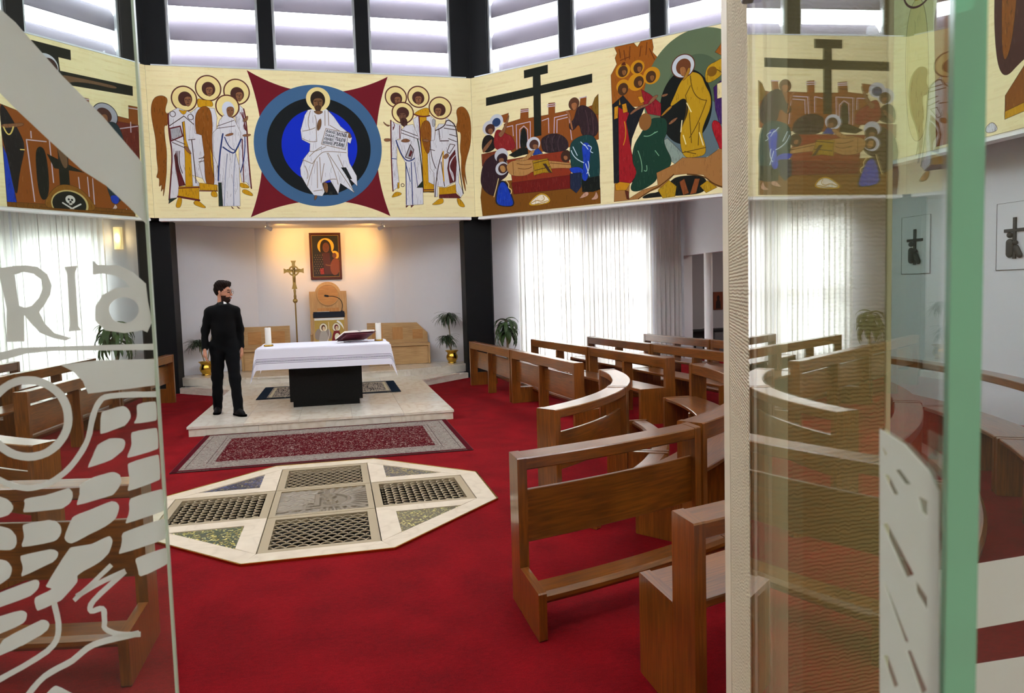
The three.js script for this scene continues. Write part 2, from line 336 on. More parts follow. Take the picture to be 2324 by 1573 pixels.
["s",4,404.8,85.5,410.6,92.1,418.5,92.8,413.4,96.3,406.3,90.7],
["s",4,404.3,117.9,417.8,117.4,418.6,122.3,406.1,124.1],
["e",1,513.4,58.1,21.1,20.4,0],
["e",2,513.4,58.1,21.1,20.4,2.2],
["e",3,511.9,61.2,11.7,11.9,0],
["s",4,503.1,58.1,514.8,57.1,516.0,64.4,512.0,73.1,507.3,74.5,502.8,67.2],
["l",5,0.9,504.8,62.8,506.9,62.5],
["l",5,0.9,510.7,62.6,512.7,62.3],
["l",5,0.8,508.8,62.4,509.4,67.0],
["l",5,0.8,506.8,69.6,510.9,69.2],
["p",6,503.0,98.5,509.5,88.2,521.8,87.8,524.2,75.6,540.4,87.0,544.1,103.0,544.3,133.1,546.7,159.3,544.5,199.6,553.3,219.7,546.8,227.9,538.8,215.9,537.3,197.8,518.3,208.2,503.0,206.5,502.4,226.5,496.2,226.6,496.6,180.6,490.6,172.7,489.2,152.8,492.2,120.8,500.4,118.5],
["p",8,527.2,151.7,539.0,136.3,541.5,159.4,538.3,196.7,526.8,201.0,523.1,171.9],
["p",7,506.0,208.4,518.3,209.2,538.2,202.8,538.6,222.3,505.4,228.5],
["p",8,505.6,222.5,538.7,219.9,547.8,228.9,505.4,228.9],
["l",6,1.1,540.8,145.3,529.1,155.7,526.6,171.9,535.6,183.7,534.2,195.8],
["l",6,1.1,537.8,148.2,529.1,158.5,526.6,171.9,532.7,183.8,534.2,195.8],
["l",6,1.1,534.9,151.1,529.0,161.3,526.6,171.9,529.8,183.8,534.2,195.8],
["l",5,1.6,503.0,100.5,519.6,93.8,521.8,87.8],
["l",5,1.6,521.8,87.8,524.2,77.6,540.4,87.0,544.9,111.0,544.6,159.3,552.2,219.7],
["l",5,1.2,519.5,95.8,544.2,98.9],
["l",5,1.2,523.8,89.7,542.4,92.0],
["l",5,1.1,509.2,98.2,510.7,118.2],
["l",5,1.1,529.5,107.5,543.9,111.0],
["l",5,1.1,527.2,115.6,542.6,121.1],
["l",5,1.4,510.6,120.2,527.1,119.6],
["l",5,1.3,516.2,140.0,503.2,162.4,497.3,226.6],
["l",5,1.2,511.5,160.2,516.3,206.2],
["l",7,2,516.2,140.0,513.7,168.2,515.6,196.2],
["l",5,1.1,492.2,120.8,491.2,152.8,500.9,172.5],
["l",5,1,490.7,136.8,499.8,138.5],
["p",6,530.0,125.6,539.3,127.3,528.5,143.7,523.4,140.8],
["l",5,1,530.0,125.6,539.3,127.3,528.5,143.7,523.4,140.8,530.0,125.6],
["s",4,518.1,146.0,525.4,142.8,527.3,148.7,519.9,155.0,515.8,152.1],
["s",4,476.4,117.4,490.2,117.9,489.0,123.3,477.9,121.3],
["s",7,505.4,229.5,513.6,229.4,513.3,240.4,488.6,242.7,497.0,236.6],
["s",7,538.4,229.0,545.1,228.9,555.7,243.9,552.5,247.0,542.2,244.1]],
R:[["p",26,14.1,228.9,18.9,201.8,208.0,206.9,266.0,236.1,266.1,262.7,17.5,265.0],
["p",27,71.8,96.9,107.6,92.7,109.3,75.3,125.5,76.4,125.1,93.9,166.9,94.0,167.4,73.5,180.6,74.7,180.2,93.6,228.9,91.6,231.5,75.1,243.1,73.6,241.6,93.4,254.3,90.9,265.6,73.6,264.9,151.2,208.9,157.4,93.2,159.7,71.0,128.1],
["p",28,252.0,94.8,259.1,79.0,265.6,73.6,265.5,109.2,257.6,106.1],
["l",29,1.4,98.7,146.9,98.5,102.5,128.7,100.9,128.0,130.5],
["l",29,1.4,105.0,145.4,105.9,112.3,114.8,106.8,122.6,114.4,122.8,140.9],
["l",29,1.4,153.3,103.0,166.8,100.4,166.7,126.4],
["l",29,1.4,177.1,132.0,178.9,101.0,207.6,99.4,212.7,145.0],
["l",29,1.4,183.2,128.5,184.1,105.9,205.1,104.4],
["l",29,1.4,72.9,103.7,90.9,102.7,91.7,121.6],
["l",29,1.4,109.2,77.5,125.5,78.6],
["l",29,1.4,109.2,80.8,125.4,81.4],
["l",29,1.4,164.9,76.4,181.8,77.0],
["l",29,1.4,164.8,79.6,181.7,80.5],
["l",29,1.4,229.2,74.7,243.1,74.6],
["l",29,1.4,67.1,80.7,82.5,80.5],
["p",27,65.8,80.5,82.6,78.3,80.9,93.6,71.9,94.7],
["s",30,104.9,148.7,107.0,116.9,114.8,107.9,120.8,118.6,121.4,147.3],
["p",30,93.5,150.8,105.0,146.5,121.4,147.3,122.3,158.5,93.2,161.9,80.5,156.0],
["p",31,118.2,6.7,167.8,5.5,167.5,20.2,152.0,20.6,152.3,39.6,254.7,37.0,254.5,51.8,151.7,54.5,151.1,128.9,136.2,129.3,136.9,55.1,33.4,57.3,33.8,42.5,136.3,40.3,136.8,20.4,118.2,20.8],
["e",32,39.2,99.5,15.7,13.4,0],
["e",32,55.2,89.2,15.0,12.9,0],
["e",33,55.2,91.4,9.3,8.0,0],
["e",3,40.5,101.9,10.9,9.4,0],
["s",34,21.4,122.2,29.6,111.8,44.1,113.6,52.9,125.9,52.5,139.4,33.9,146.3,20.2,141.4],
["s",35,50.8,107.7,61.3,104.5,79.0,117.9,89.1,121.3,99.9,148.2,65.3,146.5,46.0,138.6],
["s",4,33.9,101.0,47.1,100.5,46.7,111.7,38.8,112.9],
["s",4,57.1,112.9,69.0,107.7,81.2,82.6,85.0,83.1,74.0,112.8,63.4,122.7],
["s",4,20.9,138.0,37.2,124.0,45.2,120.5,43.6,128.2,28.7,142.3,23.3,145.1],
["p",36,19.3,146.9,57.6,144.5,59.5,167.2,19.9,169.8],
["p",37,75.2,164.4,204.1,162.2,210.4,207.1,207.6,230.7,88.9,229.8,84.7,192.3],
["p",38,84.3,208.0,208.0,206.9,207.6,230.7,88.9,229.8],
["s",39,148.9,137.4,156.4,131.7,173.5,127.7,195.0,134.2,206.7,148.5,204.5,162.3,182.5,163.0,153.3,161.9],
["l",40,1,166.2,130.7,156.2,142.6,163.1,158.7],
["l",40,1,178.3,132.2,168.3,144.0,175.3,160.0],
["l",40,1,190.3,133.7,180.4,145.4,187.3,161.4],
["e",32,133.9,142.2,14.4,12.7,0],
["e",3,135.2,143.4,9.8,8.8,0],
["s",4,131.5,141.9,145.0,144.6,143.6,153.2,133.7,152.0],
["p",41,129.9,157.1,143.7,151.0,153.3,161.9,133.5,163.0],
["s",42,15.3,190.0,22.8,163.3,41.6,151.7,57.4,149.0,75.2,164.4,82.1,192.1,53.2,205.1,48.7,225.1,44.6,230.5,26.4,220.8,16.1,206.1],
["e",32,63.8,154.2,14.9,13.0,0],
["e",42,65.4,161.1,11.9,10.3,0],
["s",4,57.1,159.1,70.1,159.4,68.6,169.3,59.5,169.5],
["e",32,64.4,179.0,14.4,12.6,0],
["e",3,67.0,179.3,10.8,9.4,0],
["s",43,58.0,173.8,69.8,172.8,74.6,184.6,64.2,188.0],
["s",43,73.6,174.3,88.0,166.2,128.3,169.7,167.7,176.6,215.5,187.2,233.2,185.8,235.4,192.1,224.7,198.9,191.6,191.8,132.8,190.5,117.6,199.0,87.2,196.0,77.1,187.1],
["l",44,1,89.1,170.4,89.8,192.9],
["l",44,1,98.0,173.6,113.0,179.6,128.1,177.9],
["l",44,1,100.3,182.7,117.8,189.0,129.3,183.5],
["l",44,1,167.6,181.0,210.7,188.8],
["p",45,130.8,172.6,162.9,171.7,172.1,198.9,152.5,197.0,132.6,199.8,133.0,183.9],
["l",5,1,133.1,177.3,165.3,174.2],
["l",5,1,135.3,190.8,167.4,187.5],
["p",5,152.9,180.5,159.0,181.2,170.8,198.8,164.8,197.1],
["s",43,86.7,165.7,113.4,166.3,128.7,153.7,136.7,153.5,134.8,158.8,118.2,172.4],
["s",46,58.6,199.9,74.1,204.8,85.0,230.6,92.1,252.7,67.6,251.8,46.8,245.5,48.7,225.1],
["s",47,59.8,202.3,72.7,206.9,82.4,230.4,89.6,251.3,67.6,250.6,49.5,244.6,51.3,225.4],
["l",48,1.6,56.1,197.4,50.3,216.2,44.6,230.5],
["l",48,1.6,71.6,201.2,80.4,209.9,76.3,216.3,86.5,221.7,82.5,228.1],
["s",49,224.2,91.0,233.6,86.4,249.7,94.5,264.3,113.2,265.0,147.0,232.7,145.2,228.4,117.0,216.5,130.4,207.6,125.1,208.5,114.5,216.8,111.3,220.5,101.1],
["e",50,218.5,82.8,10.7,11.0,0],
["s",51,212.6,80.9,224.4,80.4,224.2,91.0,218.3,95.5,213.7,89.6],
["s",51,198.2,91.7,210.1,93.3,213.2,115.1,216.5,128.3,211.8,127.7,208.0,101.6],
["l",52,1,240.4,97.4,247.0,119.4,244.4,140.3],
["l",52,1,251.9,103.2,256.1,124.8,254.7,141.5],
["e",53,200.3,172.6,10.4,10.8,0],
["s",54,194.4,170.8,203.9,171.9,203.8,179.4,196.6,179.7],
["s",55,208.5,150.9,223.3,142.0,244.4,139.2,258.1,146.2,265.8,168.2,266.2,223.3,252.1,241.2,231.1,239.3,229.1,219.7,212.7,209.5,208.1,176.7],
["p",56,231.0,216.7,265.2,214.7,265.5,238.2,252.1,241.2,231.1,239.3],
["s",47,230.2,151.3,251.1,155.9,245.9,191.5,241.9,223.1,229.1,217.6,235.4,190.3],
["s",47,205.9,193.7,229.5,194.0,238.6,207.8,215.2,205.4,208.1,200.4],
["p",57,207.6,204.7,229.3,204.7,228.9,230.5,219.3,240.4,207.6,230.7],
["l",58,1.3,211.2,164.1,215.6,179.6,235.5,188.2],
["l",58,1.3,230.2,151.3,239.4,160.9,236.0,154.1,244.0,165.7],
["l",58,1.3,244.1,159.3,253.3,162.5,246.2,170.2,253.1,173.1],
["l",58,1.3,243.6,186.9,248.1,198.1,241.0,208.0],
["l",58,1.3,214.8,158.1,222.8,174.0],
["l",58,1.3,238.9,190.7,245.6,212.8],
["s",59,235.8,239.7,244.0,240.5,242.7,247.9,223.8,251.2,228.6,246.6],
["s",59,257.9,238.5,263.9,255.1,244.9,255.2,255.4,249.0],
["s",60,117.5,253.6,129.2,241.2,146.8,231.7,162.7,238.6,169.0,252.4,141.3,255.6],
["s",61,121.4,251.7,131.6,242.6,147.3,234.4,160.4,240.6,165.6,251.0,141.4,253.8],
["l",62,1.2,126.5,249.9,139.1,244.3,146.4,249.4,156.4,244.7,151.6,238.8],
["l",62,1.2,133.9,252.8,146.4,251.6,161.3,248.4],
["p",63,289.9,46.1,301.2,29.4,298.0,18.6,301.9,11.1,297.6,1.1,308.2,-3.2,330.1,-2.9,338.7,8.1,345.2,-0.3,364.4,-1.6,366.9,13.8,365.3,21.6,374.8,33.1,383.1,44.5,378.7,77.8,359.3,109.4,291.4,100.2],
["l",64,1.4,305.9,5.6,308.0,20.2],
["l",64,1.4,314.7,9.1,316.7,25.7],
["l",64,1.4,325.7,4.9,324.4,24.9],
["l",64,1.4,345.1,8.1,342.8,23.9],
["l",64,1.4,355.9,3.9,353.6,23.6],
["l",64,1.4,360.0,14.7,368.4,34.1],
["l",64,1.4,307.9,24.3,325.5,21.1],
["e",65,440.6,98.8,92,100,0],
["e",66,436.6,104.2,50.9,65.4,0],
["e",67,430.3,158.9,60.2,50.0,0],
["e",68,420.1,119.7,43.6,60.0,0],
["p",69,370.6,174.0,388.7,165.9,421.9,202.0,401.0,209.9,384.2,195.9],
["p",63,468.8,41.6,476.7,32.3,481.6,23.5,481.6,50.5],
["e",70,312.1,42.4,13.2,12.2,0],
["e",70,338.3,41.4,12.5,11.8,0],
["e",70,362.9,59.4,14.8,14.1,0],
["e",70,335.9,65.4,15.1,14.3,0],
["e",70,311.8,68.0,12.1,11.3,0],
["e",71,312.1,43.4,8.8,9.4,0],
["s",72,310.4,40.7,318.3,41.5,318.2,48.4,313.8,51.8,310.3,47.2],
["e",71,339.4,42.6,8.2,8.8,0],
["s",72,337.7,39.9,345.5,40.7,345.4,47.6,341.1,51.0,337.6,46.4],
["e",71,361.8,61.2,8.9,9.8,0],
["s",72,360.1,58.5,367.8,59.3,367.7,66.2,363.4,69.5,360.1,65.0],
["e",71,340.3,66.1,9.0,9.8,0],
["s",72,338.6,63.4,346.3,64.1,346.3,71.0,341.9,74.4,338.5,69.9],
["e",71,311.8,73.1,9.6,10.4,0],
["s",72,310.0,70.4,318.0,71.1,317.9,78.1,313.4,81.6,310.0,76.9],
["p",73,308.9,32.7,317.7,34.1,315.6,28.6,312.3,29.1],
["p",74,344.5,78.9,359.4,89.2,378.5,108.0,378.3,128.2,354.9,121.1,348.6,103.9],
["p",75,291.5,96.0,311.6,83.4,329.0,105.3,335.5,110.3,350.7,108.3,335.2,139.0,326.3,158.5,323.9,178.9,332.4,200.6,334.3,232.0,301.0,231.3,292.0,230.4],
["p",76,302.6,101.7,322.3,114.7,316.7,128.4,325.0,179.1,334.4,219.5,323.3,233.4,301.5,229.9],
["p",70,295.4,100.7,302.6,99.6,301.2,120.2,294.5,121.4],
["p",70,309.3,98.5,317.0,97.5,319.7,112.3,311.3,113.2],
["p",70,337.9,90.2,345.5,90.2,349.7,100.0,343.2,102.1],
["l",70,1.4,313.4,128.0,318.7,149.3,310.7,167.0],
["p",70,305.0,87.6,307.1,98.2,303.7,98.7],
["s",4,323.4,114.8,337.7,106.5,357.2,104.1,358.2,107.3,337.7,111.6,324.5,119.1],
["s",4,355.0,104.8,365.8,93.1,374.3,92.3,372.2,97.1,359.3,106.4],
["s",4,378.6,93.9,391.2,92.7,390.1,96.6,380.6,98.2],
["s",77,343.8,150.3,359.1,129.8,376.2,130.0,388.8,134.6,388.7,157.8,380.2,171.0,401.0,209.9,371.3,225.2,366.9,237.1,334.1,250.7,318.8,243.0,336.7,215.6,325.8,199.9,328.3,171.2],
["e",78,350.5,133.7,11.1,14.3,0],
["l",79,1.2,348.1,157.0,358.9,160.3,367.5,153.2],
["l",79,1.2,337.0,180.4,345.5,202.0,343.2,216.2],
["l",79,1.2,367.3,183.8,373.6,192.7],
["l",79,1.2,352.0,206.8,354.1,219.4,347.6,214.6],
["l",79,1.2,365.4,155.0,371.8,152.7],
["s",4,389.8,143.8,397.2,136.7,407.7,133.7,404.5,138.7,395.1,144.5],
["s",80,412.1,76.8,428.6,63.5,446.8,72.2,452.8,90.8,461.8,107.7,461.7,127.4,452.7,145.9,445.6,164.8,452.6,185.5,452.6,201.4,434.2,203.4,413.6,201.1,408.6,158.3,426.3,128.5,420.2,101.8,399.4,114.9,393.2,114.1,401.6,99.2],
["s",81,393.2,114.1,399.4,114.9,388.9,123.6,379.4,129.4,378.3,127.2],
["l",82,1.1,428.5,71.4,430.4,111.2,454.7,114.6],
["l",82,1.1,420.2,101.8,426.3,128.5,411.7,154.6],
["l",82,1.1,454.7,114.6,442.5,148.5,426.1,170.4],
["l",82,1.1,413.6,193.1,452.6,189.4],
["l",82,1.1,426.3,130.5,429.2,178.8],
["l",82,1.1,417.8,191.5,436.3,197.6],
["l",82,1.1,442.5,148.5,440.4,184.1],
["l",82,1.1,428.5,87.2,420.2,101.8],
["l",83,1.6,415.8,165.2,419.9,179.7],
["l",83,1.6,422.2,114.1,429.3,128.9],
["l",83,1.6,442.5,164.4,448.5,185.0],
["l",83,1.6,413.9,140.9,411.7,158.6],
["e",84,416.7,53.8,20.0,19.3,0],
["e",85,416.7,53.8,18.4,17.8,0],
["e",86,417.3,54.8,12.3,12.7,0],
["s",87,410.1,54.7,420.4,54.3,422.4,66.5,418.3,71.8,412.1,66.9],
["s",81,426.5,55.3,429.6,63.7,420.3,76.1,414.1,77.1,420.4,68.2],
["s",80,451.8,74.9,456.8,60.1,470.8,56.5,481.6,51.4,481.6,77.5,468.8,85.3,454.8,89.1],
["l",82,1.2,456.8,69.8,468.8,63.9,478.7,75.2],
["e",88,463.8,70.9,7.9,7.8,0],
["p",89,465.8,96.6,480.6,85.2,481.6,157.4,474.7,154.6,468.7,132.2],
["p",90,471.7,91.6,479.6,89.9,480.6,114.3,471.7,115.0],
["s",91,461.7,154.9,466.7,145.7,481.6,159.4,481.6,246.1,472.7,233.3,476.7,196.1,466.7,173.3],
["p",92,318.6,259.8,336.3,250.9,342.9,247.3,371.1,241.7,369.1,220.9,401.0,209.9,413.6,201.1,454.6,205.6,474.7,193.9,481.6,196.7,481.6,258.0,462.6,250.2,448.4,232.9,421.8,228.2,398.8,228.0,379.7,244.5,358.1,250.8,336.2,261.7,291.6,262.1,293.2,230.1,321.1,233.2],
["p",70,294.3,232.3,303.3,229.0,322.2,233.3,314.3,244.7,295.3,243.0],
["s",30,338.4,261.9,353.8,253.5,373.2,254.2,392.5,237.5,405.1,230.2,446.4,232.7,456.5,247.7,448.4,261.9,421.6,263.0,375.3,261.0],
["p",80,371.1,249.9,390.4,235.3,403.4,246.7,400.7,263.2,379.5,264.0],
["p",80,442.3,250.3,454.5,242.5,470.6,255.0,452.5,262.3],
["p",93,408.2,240.0,416.6,235.8,424.1,259.8,414.4,262.4],
["p",93,434.1,237.5,442.7,238.3,436.1,260.8,425.8,262.3],
["l",94,1.6,336.2,261.3,358.2,248.7,375.4,244.1,398.8,226.9],
["l",94,1.6,421.8,229.2,448.4,232.9,464.6,250.4,480.6,255.9],
["p",95,312.1,244.5,318.7,247.2,319.7,260.9,315.2,259.5]],
L:[["p",27,340.9,113.5,374.5,121.7,410.2,121.3,453.0,78.8,473.2,79.3,472.6,102.4,518.1,98.0,538.9,99.1,539.7,76.2,555.7,75.9,553.3,172.6,530.4,260.9,340.9,261.6],
["p",96,514.9,107.0,555.8,107.0,553.3,172.6,527.8,162.7],
["l",29,1.5,379.4,254.2,374.2,161.0,402.4,159.5],
["l",29,1.5,381.3,147.4,381.2,157.3],
["l",29,1.5,409.0,221.8,407.3,157.4],
["l",29,1.5,447.8,209.2,448.7,232.0],
["l",29,1.5,470.6,250.1,470.2,208.8],
["l",29,1.5,462.9,238.0,462.2,207.2],
["l",29,1.5,514.4,120.9,553.9,108.8],
["l",29,1.5,541.1,121.3,541.7,104.2],
["l",29,1.5,454.2,81.2,473.1,80.7],
["l",29,1.5,454.2,85.2,473.1,84.7],
["l",29,1.5,539.5,80.5,555.6,79.7],
["s",30,386.2,254.7,384.5,178.8,392.8,166.2,401.8,175.8,402.7,244.6],
["p",31,391.4,7.8,449.0,7.8,448.7,23.4,429.6,23.6,430.8,44.6,549.2,42.2,548.6,58.3,433.6,64.3,433.4,231.2,418.6,230.5,418.5,57.3,354.2,54.9,354.2,42.4,412.4,40.6,411.4,24.6,391.2,24.0],
["p",31,402.2,178.2,457.1,200.2,411.7,199.1],
["e",32,411.2,41.0,17.7,18.3,0],
["e",97,416.1,42.2,11.5,13.7,0],
["s",98,411.2,41.0,422.5,36.4,422.3,49.6,416.0,54.0],
["s",99,426.2,49.9,457.6,48.8,505.0,47.9,522.5,49.0,519.4,54.0,479.3,53.1,446.8,57.6,436.2,65.7,429.7,153.2,434.0,195.8,424.0,198.6,414.7,150.9,418.2,73.0],
["p",47,340.9,174.4,347.3,192.2,354.2,258.0,340.9,259.3],
["s",100,340.9,111.1,349.6,119.9,367.4,155.0,371.9,173.6,360.5,213.8,353.8,258.0,345.2,183.1,340.9,164.9],
["s",4,340.9,143.5,354.0,140.8,372.1,135.7,372.1,140.7,354.0,146.8,340.9,149.5],
["l",101,1.8,344.1,147.6,350.7,167.9,357.3,144.9],
["l",101,1.8,365.1,177.3,370.0,176.9],
["e",102,498.3,100.9,20.4,19.3,0],
["e",30,498.3,100.9,21.0,19.8,1.2],
["e",3,496.3,101.3,13.0,12.4,0],
["s",4,489.3,101.5,502.1,97.3,503.1,112.2,491.7,114.6],
["s",103,488.8,117.9,514.9,105.6,527.4,129.5,529.3,162.5,526.0,217.7,513.5,245.9,496.7,242.3,487.2,182.7],
["s",104,494.4,119.5,505.8,119.9,502.4,139.7,494.0,135.9],
["s",47,497.0,231.7,513.9,232.5,510.6,247.5,499.3,246.0],
["s",105,505.0,245.4,510.4,254.2,493.4,259.6,501.9,253.6],
["s",105,523.5,248.9,528.8,263.2,523.1,261.6],
["p",26,340.9,258.2,388.5,256.9,536.5,254.5,539.1,263.7,340.9,266.2],
["s",106,388.5,263.3,404.0,234.7,421.2,221.5,446.3,224.7,461.6,238.2,477.0,261.1,432.9,266.2],
["e",107,431.8,253.9,28.7,22.8,0],
["e",30,431.1,253.9,26.0,20.4,0],
["e",108,432.7,246.3,7.6,7.0,0],
["e",30,430.2,246.1,1.7,1.7,0],
["e",30,435.2,246.5,1.8,1.8,0],
["e",30,432.6,249.8,1.8,1.7,0],
["p",108,429.4,252.1,436.1,251.4,435.1,254.8,430.5,255.2],
["l",108,2.2,420.7,252.5,442.9,265.3],
["l",108,2.2,448.3,252.3,427.9,264.1],
["p",26,385.0,262.0,539.2,260.2,539.0,267.8,385.0,266.8]]};
